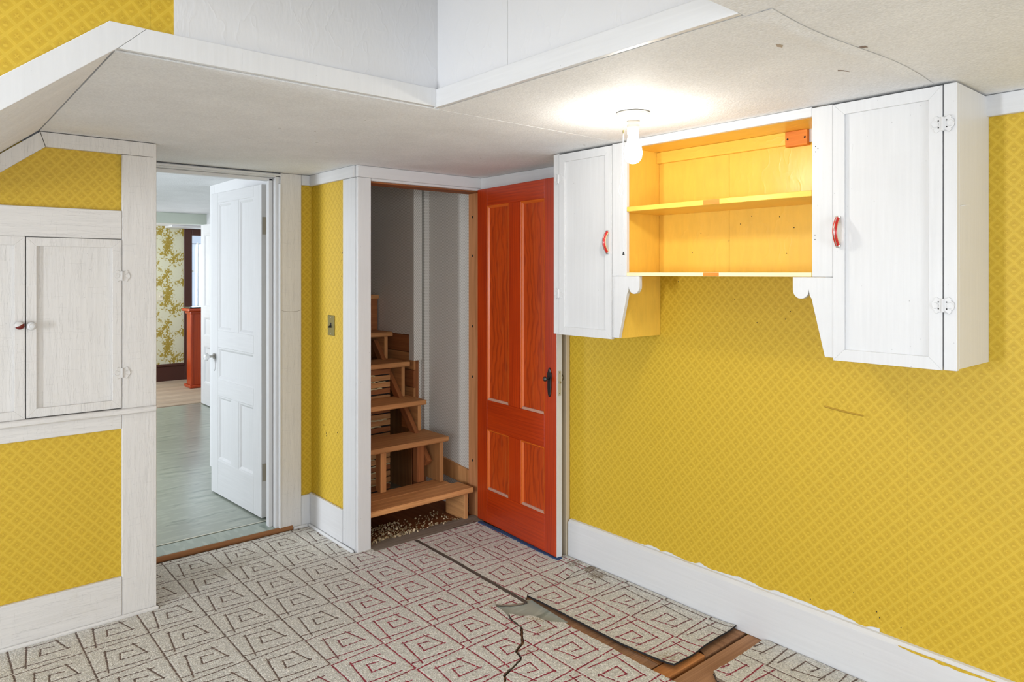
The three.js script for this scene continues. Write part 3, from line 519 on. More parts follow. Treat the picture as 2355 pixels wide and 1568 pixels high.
// arched pull handle, facing +z, upright
function pull(parent, p, ry) {
  const h = mesh('handle', (() => { const pts = []; for (let i = 0; i <= 14; i++) { const a = -1 + 2 * i / 14; pts.push([0, a * 0.047, 0.005 + 0.024 * (1 - a * a)]); } const g = tube(pts, 0.0048, 28, 10); const q = g.attributes.position; for (let i = 0; i < q.count; i++) q.setX(i, q.getX(i) * 1.55); g.computeVertexNormals(); return g; })(), redPlastic, parent, 'arched red plastic pull with chrome stripe');
  mesh('stripe', (() => { const pts = []; for (let i = 0; i <= 14; i++) { const a = -1 + 2 * i / 14; pts.push([0, a * 0.0475, 0.0088 + 0.0242 * (1 - a * a)]); } return tube(pts, 0.0019, 28, 6); })(), chrome, h);
  mesh('inner_face', (() => { const pts = []; for (let i = 0; i <= 14; i++) { const a = -1 + 2 * i / 14; pts.push([0, a * 0.040, 0.0022 + 0.0195 * (1 - a * a)]); } const g = tube(pts, 0.0040, 24, 8); const q = g.attributes.position; for (let i = 0; i < q.count; i++) q.setX(i, q.getX(i) * 1.45); g.computeVertexNormals(); return g; })(), creamPlastic, h);
  for (const s of [-1, 1]) mesh('end_cap', cb(-0.0078, 0.0078, s * 0.046 - 0.0055, s * 0.046 + 0.005, 0, 0.011, 0.003), chrome, h);
  h.position.set(...p); h.rotation.y = ry; return h;
}
// flat door in a mitred frame. P2 maps (a, b) of the door plane; a runs along z (facing -x) or x (facing +z)
function framedDoor(parent, facing, at, a0, a1, b0, b1, fw, t, mat, recess = 0.009) {
  const d = new THREE.Group(); d.name = 'door'; parent.add(d);
  const A = [a0, b0], B = [a1, b0], C = [a1, b1], D = [a0, b1], a = [a0 + fw, b0 + fw], b = [a1 - fw, b0 + fw], c = [a1 - fw, b1 - fw], e = [a0 + fw, b1 - fw];
  const pl = facing === 'x' ? 'zy' : 'xy', front = at;
  for (const q of [[A, B, b, a], [B, C, c, b], [C, D, e, c], [D, A, a, e]]) mesh('frame_strip', prism(q, pl, front, t, 0.0009), mat, d);
  if (facing === 'x') mesh('panel', cb(front + recess, front + t - 0.001, b0 + fw - 0.004, b1 - fw + 0.004, a0 + fw - 0.004, a1 - fw + 0.004, 0.0005, { grain: 1 }), mat, d);
  else mesh('panel', cb(a0 + fw - 0.004, a1 - fw + 0.004, b0 + fw - 0.004, b1 - fw + 0.004, front - t + 0.001, front - recess, 0.0005, { grain: 1 }), mat, d);
  return d;
}
// cupboard in the boarded wall
const cup = thing('built_in_cupboard', 'white two-door cupboard built into the boarded wall, with crazed paint', 'cupboard');
const dR = framedDoor(cup, 'z', zl + 0.001, 0.3555, 0.6865, 0.8855, 1.5875, 0.034, 0.019, oldPaint, 0.012);
const dL = framedDoor(cup, 'z', zl + 0.001, 0.02, 0.3515, 0.8825, 1.5895, 0.034, 0.019, oldPaint, 0.012);
mesh('inside', wb(-0.02, 0.69, 0.883, 1.589, -3.36, -3.331), darkGap, cup);
const hz = zl + 0.0012;
hinge(dR, [0.6875, 1.436, hz], 0, false, oldPaint); hinge(dR, [0.6885, 1.032, hz], 0, false, oldPaint);
const knobGeo = () => lathe([[0.0001, 0.024], [0.008, 0.0235], [0.0145, 0.019], [0.0165, 0.013], [0.013, 0.008], [0.007, 0.006], [0.006, 0.0], [0.0001, 0]], 24).rotateX(Math.PI / 2);
const k1 = mesh('knob', place(knobGeo(), 0.334, 1.247, hz), P({ color: rgb(104, 16, 14), roughness: 0.25, clearcoat: 0.5 }), dL, 'dark red knob with chipped white paint');
mesh('paint_rest', place(new THREE.LatheGeometry([[0.0001, 0.0246], [0.0082, 0.0241], [0.0149, 0.0194], [0.0170, 0.013]].map((q) => new THREE.Vector2(...q)), 16, 2.2, 2.9).rotateX(Math.PI / 2), 0.334, 1.247, hz), oldPaint, k1, 'rest of white paint');
const k2 = mesh('knob', place(knobGeo(), 0.372, 1.243, hz), whitePaint, dR, 'white painted knob');
mesh('knob_ring', place(new THREE.TorusGeometry(0.0085, 0.0012, 6, 20).translate(0, 0, 0.0228), 0.372, 1.243, hz), oldPaint, k2);

// wall cabinets on the yellow wall: front plane x = 2.305
const XF = 2.305, YB = 1.165, YT = 2.0, XB = XW - 0.001;
function bracket(parent, z0, s) {                              // scalloped foot of the face stile; z0 its outer edge, s = -1 towards the left cabinet
  const arc = []; for (let i = 0; i <= 10; i++) { const a = Math.PI * i / 10; arc.push([0.0315 + 0.0285 - 0.0285 * Math.cos(a) - 0.0315 - 0.0, 1.392 - 0.031 * Math.sin(a)]); }
  const pts = [[0, 1.4345], ...arc.map(([x, y]) => [x, y]), [0.060, 1.372], [0.066, 1.362], [0.111, 1.172], [0.140, 1.172], [0.140, 1.4345]];
  return mesh('bracket', prism(pts.map(([a, y]) => [z0 + s * a, y]), 'zy', XF, 0.019, 0.0012), whitePaint, parent, 'scalloped bracket foot');
}
const cabR = thing('wall_cabinet', 'white wall cabinet with one door beside bare yellow wallpaper, wire nail in its side', 'cabinet', { group: 'white wall cabinets flanking the shelf' });
mesh('side_panel', cb(XF + 0.0195, XB, YB + 0.004, YT, -0.741, -0.721, 0.001), whitePaint, cabR);
mesh('side_panel', cb(XF + 0.0195, XB, YB + 0.004, YT, -1.115, -1.097, 0.001), whitePaint, cabR);
mesh('bottom', cb(XF + 0.0195, XB, YB + 0.004, YB + 0.020, -1.0965, -0.7415, 0.001), whitePaint, cabR);
mesh('back', cb(XB - 0.008, XB, YB + 0.021, YT, -1.0965, -0.7415, 0.0005), darkGap, cabR);
mesh('stile', cb(XF, XF + 0.019, YB, YT, -0.7555, -0.721, 0.0015), whitePaint, cabR);
mesh('stile', cb(XF, XF + 0.019, 1.4355, YT, -1.152, -1.0815, 0.0015), whitePaint, cabR);
bracket(cabR, -1.2195, 1);
const cdR = framedDoor(cabR, 'x', XF - 0.002, -1.080, -0.7585, YB - 0.001, YT - 0.002, 0.037, 0.019, whitePaint);
hinge(cdR, [XF - 0.0022, 1.884, -0.757], -Math.PI / 2, true); hinge(cdR, [XF - 0.0022, 1.354, -0.757], -Math.PI / 2, true);
pull(cdR, [XF - 0.002, 1.583, -1.0615], -Math.PI / 2);
mesh('nail', tube([[2.336, 1.645, -0.7205], [2.345, 1.646, -0.7125], [2.375, 1.648, -0.7115]], 0.0012, 10, 6), plainWhite, cabR);
for (const [y, z] of [[1.87, -1.139], [1.862, -1.131], [1.852, -1.139], [1.575, -1.141], [1.560, -1.141]]) mesh('nail_hole', place(new THREE.SphereGeometry(0.0018, 6, 5).scale(0.3, 1, 1), XF, y, z), holeMat, cabR);

const cabL = thing('wall_cabinet', 'white wall cabinet with one door next to the red door', 'cabinet', { group: 'white wall cabinets flanking the shelf' });
mesh('side_panel', cb(XF + 0.0195, XB, YB + 0.004, YT, -2.395, -2.377, 0.001), whitePaint, cabL);
mesh('side_panel', cb(XF + 0.0195, XB, YB + 0.004, YT, -2.015, -1.997, 0.001), yellowPaint, cabL, 'yellow painted side towards the shelf');
mesh('bottom', cb(XF + 0.0195, XB, YB + 0.004, YB + 0.020, -2.3765, -2.0155, 0.001), whitePaint, cabL);
mesh('back', cb(XB - 0.008, XB, YB + 0.021, YT, -2.3765, -2.0155, 0.0005), darkGap, cabL);
mesh('stile', cb(XF, XF + 0.019, YB, YT, -2.396, -2.3605, 0.0015), whitePaint, cabL);
mesh('stile', cb(XF, XF + 0.019, 1.4355, YT, -2.0345, -1.955, 0.0015), whitePaint, cabL);
bracket(cabL, -1.8865, -1);
mesh('stile_foot', cb(XF, XF + 0.019, 1.172, 1.4345, -2.0345, -2.0275, 0.001), whitePaint, cabL);
const cdL = framedDoor(cabL, 'x', XF - 0.002, -2.3585, -2.0365, YB - 0.001, YT - 0.004, 0.037, 0.019, whitePaint);
hinge(cdL, [XF - 0.0022, 1.883, -2.3595], -Math.PI / 2, false); hinge(cdL, [XF - 0.0022, 1.353, -2.3595], -Math.PI / 2, false);
pull(cdL, [XF - 0.002, 1.582, -2.0555], -Math.PI / 2);

// open shelf between the cabinets
const sh = thing('wall_shelf', 'open wall shelf painted yellow inside between the white cabinets', 'shelf');
mesh('top_board', cb(XF + 0.02, XB, 1.987, YT + 0.003, -1.996, -1.116, 0.001), yellowPaint, sh);
mesh('top_rail', cb(XF, XF + 0.019, 1.972, CY - 0.001, -1.9545, -1.1525, 0.0012), whitePaint, sh);
mesh('shelf_board', cb(XF + 0.001, XB - 0.009, 1.706, 1.726, -1.954, -1.153, 0.0015), yellowPaint, sh);
mesh('shelf_end', cb(XF + 0.02, XB - 0.009, 1.7065, 1.7255, -1.9965, -1.9545, 0.001), yellowPaint, sh);
mesh('bottom_board', cb(XF + 0.001, XB - 0.009, 1.4355, 1.4505, -1.954, -1.153, 0.0015), yellowPaint, sh);
mesh('edge_strip', cb(XF, XF + 0.0009, 1.436, 1.450, -1.9535, -1.1535, 0.0003), wornCream, sh, 'worn cream front edge');
mesh('bottom_end', cb(XF + 0.02, XB - 0.009, 1.436, 1.450, -1.9965, -1.9545, 0.001), yellowPaint, sh);
mesh('back_panel', cb(XB - 0.008, XB, 1.436, 1.987, -1.9965, -1.6415, 0.0008), yellowPaint, sh);
mesh('back_panel', cb(XB - 0.008, XB, 1.436, 1.987, -1.6405, -1.116, 0.0008), yellowPaint, sh);
mesh('back_cleat', cb(XB - 0.029, XB - 0.0085, 1.937, 1.9865, -1.9965, -1.383, 0.0015), yellowPaint, sh);
const blk = mesh('wood_block', cb(XB - 0.034, XB - 0.0085, 1.928, 1.9865, -1.3825, -1.294, 0.002), orangeRaw, sh, 'bare orange wood block');
for (const z of [-1.372, -1.304]) mesh('nail_head', place(new THREE.SphereGeometry(0.004, 8, 6).scale(0.3, 1, 1), XB - 0.0342, 1.957, z), holeMat, blk);
mesh('patch', cb(XF + 0.0002, XF + 0.003, 1.707, 1.7255, -1.578, -1.507, 0.0005), orangeRaw, sh, 'bare wood patch on the shelf edge');
mesh('patch', cb(XF - 0.0006, XF + 0.0008, 1.4365, 1.4495, -1.578, -1.509, 0.0005), orangeRaw, sh, 'bare wood patch on the lower edge');
mesh('under_rail', cb(XB - 0.26, XB - 0.06, 1.420, 1.4345, -1.9965, -1.972, 0.002), yellowPaint, sh);
for (let i = 0; i < 8; i++) mesh('nail_hole', place(new THREE.SphereGeometry(0.0022, 6, 5).scale(0.3, 1, 1), XB - 0.0082, rr(1.47, 1.68), rr(-1.95, -1.3)), holeMat, sh);

// ------------------------------------------------------------------ bare bulb
const BX = 1.922, BZ = -1.600, bulb = thing('ceiling_light', 'bare lit bulb in a white porcelain ceiling holder with pull cord', 'lamp');
const porcelain = P({ color: rgb(186, 181, 172), roughness: 0.25, clearcoat: 0.5 });
mesh('base_plate', place(lathe([[0.0001, 0], [0.057, 0], [0.0575, -0.006], [0.054, -0.011], [0.046, -0.013], [0.035, -0.022], [0.024, -0.028], [0.0001, -0.028]], 40), BX, CY - 0.001, BZ), porcelain, bulb);
mesh('socket', place(lathe([[0.0001, -0.027], [0.0225, -0.027], [0.022, -0.046], [0.0205, -0.048], [0.0205, -0.057], [0.0001, -0.057]], 32), BX, CY, BZ), porcelain, bulb);
mesh('bulb', place(lathe(new THREE.SplineCurve([[0.0001, -0.0565], [0.0185, -0.0565], [0.0185, -0.082], [0.0205, -0.095], [0.026, -0.110], [0.0305, -0.128], [0.0315, -0.142], [0.0295, -0.156], [0.023, -0.168], [0.012, -0.1755], [0.0001, -0.177]].map((q) => new THREE.Vector2(...q))).getPoints(48).map((q) => [Math.max(0.0001, q.x), q.y]), 40), BX, CY, BZ), M({ color: 0xffffff, emissive: new THREE.Color(1, 0.95, 0.86), emissiveIntensity: 6, roughness: 0.4 }), bulb, 'glowing white bulb');
const lamp = new THREE.PointLight(new THREE.Color(1.0, 0.95, 0.86), 0.52); lamp.position.set(BX, CY - 0.135, BZ); lamp.castShadow = true; lamp.shadow.radius = 1.4; lamp.name = 'bulb_light'; scene.add(lamp);
{
  const d = [-0.65, -0.76], ex = BX - 0.034 * 0.76, ez = BZ - 0.034 * 0.65;   // the chain leaves the left side of the holder
  const bead = []; for (let i = 0; i < 9; i++) bead.push(new THREE.SphereGeometry(0.0013, 6, 5).translate(ex, CY - 0.026 - i * 0.0036, ez));
  mesh('bead_chain', merge(bead), steel, bulb);
  mesh('coupling', place(new THREE.CylinderGeometry(0.0022, 0.0022, 0.012, 8), ex, CY - 0.066, ez), brassDull, bulb);
  mesh('cord', tube([[ex, CY - 0.072, ez], [ex - 0.002, CY - 0.16, ez - 0.002], [ex + 0.001, CY - 0.25, ez + 0.001], [ex, CY - 0.36, ez], [ex + 0.001, CY - 0.482, ez]], 0.0013, 40, 6), plainWhite, bulb);
  mesh('cord_end', tube([[ex, CY - 0.16, ez], [ex - 0.006, CY - 0.23, ez - 0.005], [ex - 0.012, CY - 0.275, ez - 0.010], [ex - 0.007, CY - 0.288, ez - 0.006], [ex - 0.002, CY - 0.27, ez - 0.002]], 0.0009, 30, 5), plainWhite, bulb);
  mesh('bell', place(lathe([[0.0001, 0.012], [0.0022, 0.011], [0.0035, 0.002], [0.0048, 0], [0.0001, 0]], 14), ex + 0.001, CY - 0.494, ez), blackIron, bulb);
}

// ------------------------------------------------------------------ light switch of the narrow wall
const sw = thing('light_switch', 'old brass toggle switch plate on the narrow yellow wall', 'switch');
mesh('plate', cb(1.7708, 1.7748, 1.106, 1.217, -3.637, -3.557, 0.0015), brassDull, sw);
mesh('slot', cb(1.7700, 1.7709, 1.148, 1.176, -3.605, -3.590, 0.0004), holeMat, sw);
mesh('toggle', place(cb(-0.014, 0.002, -0.005, 0.005, -0.004, 0.004, 0.0015).rotateZ(0.45), 1.7695, 1.158, -3.5975), blackIron, sw);
for (const y of [1.118, 1.204]) mesh('screw', place(new THREE.SphereGeometry(0.0028, 8, 6).scale(0.5, 1, 1), 1.7706, y, -3.597), steel, sw);

// ------------------------------------------------------------------ carpet
const CX = 0.2236, CZ = 0.2263;
const MOTIF = [[[0, 0.95], [0, 0], [1.0, -0.05]], [[0.79, 0.87], [0.03, 0.80]], [[0.175, 0.90], [0.265, 0.13]], [[0.235, 0.165], [0.77, 0.205]], [[0.685, 0.155], [0.805, 0.63]], [[0.83, 0.61], [0.405, 0.60], [0.445, 0.355], [0.63, 0.395]]];
const turnA = (u, w) => [u * CX, w * CZ], turnC = (u, w) => [-u * CX, -w * CZ], turnB = (u, w) => [w * CX, -u * CZ];
function carpetTexture(x0, x1, z0, z1, px, vx, vz, turn, dye, stains) {
  const W = Math.round((x1 - x0) * px), H = Math.round((z1 - z0) * px), [c, g] = canvas(W, H), [c2, b] = canvas(W, H);
  const X = (x) => (x - x0) * px, Y = (z) => (z - z0) * px, mm = px / 1000;
  g.fillStyle = 'rgb(196,192,183)'; g.fillRect(0, 0, W, H); b.fillStyle = 'rgb(120,120,120)'; b.fillRect(0, 0, W, H);
  const n = Math.round((x1 - x0) * (z1 - z0) * 62000); g.lineCap = b.lineCap = 'round';
  for (let i = 0; i < n; i += 300) {                            // looped pile, drawn in batches of one tone
    const k = rnd(), h = mix(95, 235, k); g.strokeStyle = `rgb(${mix(150, 252, k)},${mix(147, 249, k)},${mix(139, 240, k)})`; b.strokeStyle = `rgb(${h},${h},${h})`; g.lineWidth = b.lineWidth = rr(1.4, 2.6) * mm; g.beginPath(); b.beginPath();
    for (let q = 0; q < 300; q++) { const x = rnd() * W, y = rnd() * H, a = vn(x / px * 45, y / px * 45, 4096, 4096, 300) * 12 + rnd() * 1.2, l = rr(1.5, 3.2) * mm, dx = Math.cos(a) * l, dy = Math.sin(a) * l; g.moveTo(x - dx, y - dy); g.lineTo(x + dx, y + dy); b.moveTo(x - dx, y - dy); b.lineTo(x + dx, y + dy); }
    g.stroke(); b.stroke();
  }
  const i0 = Math.floor(Math.min(...[x0, x1].map((x) => (x - vx) / CX))) - 2, i1 = Math.ceil(Math.max(...[x0, x1].map((x) => (x - vx) / CX))) + 2, j0 = Math.floor((z0 - vz) / CZ) - 2, j1 = Math.ceil((z1 - vz) / CZ) + 2;
  for (let i = i0; i <= i1; i++) for (let j = j0; j <= j1; j++) for (const line of MOTIF) for (let k = 0; k < line.length - 1; k++) {
    const A = turn(...line[k]), B = turn(...line[k + 1]), ax = vx + i * CX + A[0], az = vz + j * CZ + A[1], dx = B[0] - A[0], dz = B[1] - A[1], L = Math.hypot(dx, dz), m = Math.max(2, Math.round(L / 0.0042));
    const mx = ax + dx / 2, mz = az + dz / 2; if (mx < x0 - 0.15 || mx > x1 + 0.15 || mz < z0 - 0.15 || mz > z1 + 0.15) continue;
    b.strokeStyle = 'rgba(40,40,40,0.40)'; b.lineWidth = 15 * mm; b.beginPath(); b.moveTo(X(ax), Y(az)); b.lineTo(X(ax + dx), Y(az + dz)); b.stroke();
    const t = dye(mx, mz);
    for (let q = 0; q <= m; q++) {
      const s = q / m, jx = rr(-0.0011, 0.0011), jz = rr(-0.0011, 0.0011), x = X(ax + dx * s + jx), y = Y(az + dz * s + jz), w = rr(2.5, 4.1) * mm, kk = rr(0.8, 1.2);
      g.fillStyle = `rgb(${mix(128, 92, t) * kk},${mix(24, 74, t) * kk},${mix(42, 64, t) * kk})`; g.beginPath(); g.ellipse(x, y, w * rr(0.8, 1.3), w * 0.8, rnd() * 3, 0, 7); g.fill();
      b.fillStyle = 'rgb(40,40,40)'; b.beginPath(); b.arc(x, y, w * 1.1, 0, 7); b.fill();
    }
  }
  for (const [x, z, r, col, dens] of stains) {                 // grains of dirt trodden into the pile
    for (let i = 0; i < dens; i++) { const a = rnd() * 6.283, q = Math.sqrt(rnd()) * r * rr(0.5, 1); g.fillStyle = `rgba(${col},${rr(0.08, 0.36)})`; g.beginPath(); g.ellipse(X(x + Math.cos(a) * q), Y(z + Math.sin(a) * q * 0.8), rr(1, 6) * mm, rr(1, 4) * mm, rnd() * 3, 0, 7); g.fill(); }
  }
  const map = cnvTex(c, true, false), bm = cnvTex(c2, false, false);
  return P({ map, bumpMap: bm, bumpScale: 0.0042, roughness: 0.95, sheen: 0.9, sheenRoughness: 0.5, sheenColor: new THREE.Color(0.9, 0.88, 0.85) });
}
function fray(pts, step, jit) {                                // closed outline with a ragged cut
  const out = []; pts.forEach((p, i) => { const q = pts[(i + 1) % pts.length], L = Math.hypot(q[0] - p[0], q[1] - p[1]), n = Math.max(1, Math.round(L / step)); for (let k = 0; k < n; k++) out.push([mix(p[0], q[0], k / n) + (k ? rr(-jit, jit) : 0), mix(p[1], q[1], k / n) + (k ? rr(-jit, jit) : 0)]); }); return out;
}
function carpetUV(g, x0, x1, z0, z1) { const p = g.attributes.position, uv = []; for (let i = 0; i < p.count; i++) uv.push((p.getX(i) - x0) / (x1 - x0), 1 - (p.getZ(i) - z0) / (z1 - z0)); g.setAttribute('uv', new THREE.Float32BufferAttribute(uv, 2)); return g; }
const cutEdge = M({ color: rgb(120, 104, 88), roughness: 0.95 });
const backingMat = M({ color: rgb(34, 32, 34), roughness: 0.95 });
function carpetPiece(label, outline, box, px, vx, vz, turn, dye, stains, y = 0.001, t = 0.008) {
  const c = thing('carpet', label, 'carpet', { group: 'pieces of torn patterned carpet' }), out = fray(outline, 0.012, 0.0022);
  mesh('pile', carpetUV(prism(out, 'xz', y + 0.002, t, 0), ...box), [carpetTexture(...box, px, vx, vz, turn, dye, stains), cutEdge], c);
  const cx = out.reduce((s, p) => s + p[0], 0) / out.length, cz = out.reduce((s, p) => s + p[1], 0) / out.length;
  mesh('backing', prism(out.map(([a, b]) => { const l = Math.hypot(a - cx, b - cz); return [a + (a - cx) / l * 0.002, b + (b - cz) / l * 0.002]; }), 'xz', y, 0.0018, 0), backingMat, c);
  return c;
}
const dirt = '92,72,48', ochre = '120,92,48';
const dyeA = (x, z) => clamp(0.5 + ((1.22 - 0.8 * (z + 2.45)) - x) / 0.28 + (vn(x * 5, z * 5) - 0.5) * 0.5);
carpetPiece('largest beige carpet piece with key pattern, reaching the doorway', [[-0.35, -3.292], [0.832, -3.292], [0.832, -3.80], [1.66, -3.813], [1.738, -3.812], [1.742, -3.293], [1.846, -3.282], [1.846, -3.243], [2.080, -3.243], [2.072, -2.9], [2.050, -2.318], [1.99, -2.345], [1.942, -2.388], [1.927, -2.287], [1.905, -2.235], [1.897, -2.168], [1.852, -2.112], [1.820, -2.073], [1.760, -2.043], [1.745, -1.996], [1.730, -1.985], [1.652, -1.959], [1.622, -1.948], [1.590, -1.90], [1.59, -1.5], [-0.35, -1.5]],
  [-0.35, 2.1, -3.83, -1.48], 830, 1.412, -2.632, turnA, dyeA, [[1.93, -2.40, 0.05, ochre, 60], [1.83, -2.95, 0.10, dirt, 60], [1.2, -2.9, 0.06, dirt, 12], [1.64, -2.62, 0.05, ochre, 24], [1.35, -2.2, 0.08, ochre, 30], [2.03, -3.0, 0.05, ochre, 60], [0.9, -2.9, 0.3, dirt, 60]]);
carpetPiece('carpet strip with key pattern in front of the red door and stair', [[2.101, -3.243], [2.495, -3.262], [2.53, -3.24], [2.545, -2.585], [2.558, -2.57], [2.56, -2.396], [2.446, -2.396], [2.342, -2.366], [2.113, -2.366], [2.074, -2.335], [2.072, -2.318], [2.095, -2.9]],
  [2.05, 2.58, -3.28, -2.30], 1000, 2.31, -2.72, turnB, () => 0.05, [[2.52, -2.47, 0.06, dirt, 420], [2.14, -2.96, 0.09, ochre, 120], [2.18, -3.1, 0.06, ochre, 60], [2.3, -2.45, 0.15, ochre, 60], [2.53, -2.60, 0.05, dirt, 260]]);
carpetPiece('small torn carpet piece beyond the crack, edge along bare boards', [[1.936, -2.284], [1.948, -2.271], [1.957, -2.239], [2.001, -2.206], [2.019, -2.127], [2.064, -2.079], [2.057, -2.046], [2.061, -1.836], [2.055, -1.722], [2.058, -1.60], [2.06, -1.47], [1.598, -1.47], [1.598, -1.90], [1.63, -1.938], [1.66, -1.951], [1.738, -1.978], [1.753, -1.99], [1.769, -2.035], [1.828, -2.064], [1.859, -2.104], [1.905, -2.163], [1.913, -2.232]],
  [1.58, 2.08, -2.30, -1.45], 1000, 1.8435, -2.039, turnC, () => 0.02, [[1.99, -2.17, 0.06, ochre, 160], [1.96, -2.09, 0.05, ochre, 90], [1.80, -2.01, 0.05, ochre, 50], [1.9, -1.9, 0.1, ochre, 24]]);
carpetPiece('loose carpet corner beyond the bare boards by the baseboard', [[2.215, -1.472], [2.34, -1.468], [2.545, -1.472], [2.562, -1.46], [2.562, -1.0], [2.2, -1.0], [2.188, -1.44]],
  [2.17, 2.58, -1.49, -0.98], 1000, 2.395, -1.378, turnC, (x) => clamp((x - 2.28) / 0.12), [[2.5, -1.2, 0.15, dirt, 40]], 0.001, 0.011);
{ // the curled strip between the red door and the bare boards
  const c = thing('carpet', 'clean curled carpet strip by the baseboard with black lifted edges', 'carpet', { group: 'pieces of torn patterned carpet' });
  const left = [[2.111, -2.362], [2.103, -2.291], [2.103, -2.155], [2.103, -2.022], [2.103, -1.898], [2.103, -1.805], [2.112, -1.709], [2.124, -1.577]];
  const lx = (z) => { for (let i = 0; i < left.length - 1; i++) if (z <= left[i + 1][1]) return mix(left[i][0], left[i + 1][0], clamp((z - left[i][1]) / (left[i + 1][1] - left[i][1]))); return left[7][0]; };
  const n = 96, m = 44, box = [2.08, 2.58, -2.41, -1.56], top = [], idx = [];
  for (let i = 0; i <= n; i++) for (let j = 0; j <= m; j++) {
    const s = i / n, t = j / m, z1 = -1.577 - 0.018 * t, z0 = -2.3625 - 0.030 * sstep(0.52, 0.75, t) + 0.003 * vn(t * 30, 1), z = mix(z0, z1, s), x = mix(lx(z) + (j ? 0 : rr(-0.001, 0.001)), 2.560, t);
    const y = 0.0105 + 0.008 * Math.exp(-(x - lx(z)) / 0.035) * sstep(0, 0.12, s) + 0.011 * Math.exp((z - z1) / 0.045) * (0.6 + 0.6 * vn(x * 12, 3)) + 0.0025 * fbm(x * 6, z * 6, 4096, 4096, 3, 320);
    top.push(x, y, z);
  }
  const id = (i, j) => i * (m + 1) + j;
  for (let i = 0; i < n; i++) for (let j = 0; j < m; j++) idx.push(id(i, j), id(i + 1, j), id(i, j + 1), id(i + 1, j), id(i + 1, j + 1), id(i, j + 1));
  const g = new THREE.BufferGeometry(); g.setAttribute('position', new THREE.Float32BufferAttribute(top, 3)); g.setIndex(idx); g.computeVertexNormals(); carpetUV(g, ...box);
  mesh('pile', g, carpetTexture(...box, 1000, 2.3115, -1.944, turnC, (x) => clamp((x - 2.34) / 0.14), [[2.50, -2.30, 0.06, dirt, 520], [2.53, -2.37, 0.05, dirt, 420], [2.16, -1.63, 0.06, ochre, 140], [2.2, -1.95, 0.06, ochre, 24], [2.14, -2.3, 0.04, ochre, 40]]), c);
  const low = [], li = []; for (let k = 0; k < top.length; k += 3) low.push(top[k], top[k + 1] - 0.0075, top[k + 2]);
  const all = [...top.map((v, k) => (k % 3 === 1 ? v - 0.0004 : v)), ...low], N = (n + 1) * (m + 1), quad = (a, b) => li.push(a, b, b + N, a, b + N, a + N);
  for (let i = 0; i < n; i++) { quad(id(i, 0), id(i + 1, 0)); quad(id(i + 1, m), id(i, m)); } for (let j = 0; j < m; j++) { quad(id(n, j), id(n, j + 1)); quad(id(0, j + 1), id(0, j)); }
  for (let i = 0; i < n; i++) for (let j = 0; j < m; j++) li.push(id(i, j) + N, id(i, j + 1) + N, id(i + 1, j) + N, id(i + 1, j) + N, id(i, j + 1) + N, id(i + 1, j + 1) + N);
  const b = new THREE.BufferGeometry(); b.setAttribute('position', new THREE.Float32BufferAttribute(all, 3)); b.setIndex(li); const bn = b.toNonIndexed(); bn.computeVertexNormals(); mesh('backing', flat(bn), backingMat, c, 'black carpet backing');
}
solo('seam_tape', 'dark brown seam tape between two carpet pieces before the stair', 'tape', prism([[2.0845, -3.243], [2.0965, -3.243], [2.0905, -2.9], [2.0675, -2.318], [2.0545, -2.318], [2.0765, -2.9]], 'xz', 0.0012, 0.0085, 0.001), M({ color: rgb(84, 72, 66), roughness: 0.85 }));
solo('vinyl_scrap', 'torn grey vinyl scrap showing through the carpet hole', 'vinyl', prism(fray([[1.915, -2.42], [2.02, -2.40], [2.108, -2.33], [2.098, -2.228], [2.088, -2.085], [2.03, -2.09], [1.99, -2.17], [1.93, -2.22], [1.90, -2.30]], 0.03, 0.002), 'xz', 0.0002, 0.0009, 0), M({ map: perMetre(linoTex, 0.7, 0.7), color: new THREE.Color(0.78, 0.78, 0.82), roughness: 0.5 }));
// blue felt strip below the red door
solo('felt_strip', 'frayed blue felt strip lying under the red door', 'strip', prism(fray([[2.508, -3.235], [2.530, -3.235], [2.512, -2.55], [2.478, -2.55], [2.482, -2.7], [2.497, -2.95]], 0.01, 0.0025), 'xz', 0.0112, 0.005, 0), M({ color: rgb(44, 70, 112), roughness: 0.95 }));

// ------------------------------------------------------------------ the room beyond the doorway
solo('floor_hall', 'marbled grey-green linoleum floor beyond the doorway', 'floor', wb(-1.6, 2.56, -0.05, 0.032, -8.05, -3.99), linoMat, STR);
const hall = thing('wall_hall', 'white walls of the green-floored room', 'wall', STR);
const hw = (...a) => mesh('wall_piece', wb(...a), plainWhite, hall);
hw(-1.6, 0.78, -0.05, 2.3, -3.96, -3.951); hw(1.62, 1.77, 0.033, 2.3, -4.2, -3.956); hw(2.50, 2.56, 0.033, 2.2, -8.05, -5.3); hw(1.70, 1.774, 0.033, 2.2, -5.3, -4.21); hw(1.7, 2.5, 0.033, 2.2, -5.4, -5.301);
hw(-1.7, -1.6, -0.05, 0.7, -8.15, -3.96); hw(-1.7, -1.6, 2.0, 2.3, -8.15, -3.96); hw(-1.7, -1.6, 0.7, 2.0, -8.15, -6.5); hw(-1.7, -1.6, 0.7, 2.0, -4.9, -3.96);
hw(-1.6, 1.3, -0.05, 2.2, -8.15, -8.05);
windowFrame(4, -1.67, -1.63, 0.70, 2.0, -6.5, -4.9, 'window of the green-floored room');
solo('ceiling_hall', 'white ceiling of the room beyond the doorway', 'ceiling', wb(-1.7, 2.6, 2.085, 2.2, -8.15, -3.951), ceilingMat, STR);
solo('trim_10', 'pale grey-green lintel at the far end of the green-floored room', 'trim', cb(1.3, 2.56, 1.972, 2.0845, -8.14, -8.05, 0.003), M({ color: rgb(196, 203, 190), roughness: 0.5 }), STR);
const fd = thing('door_3', 'white painted panel door standing in the far opening', 'door', STR);
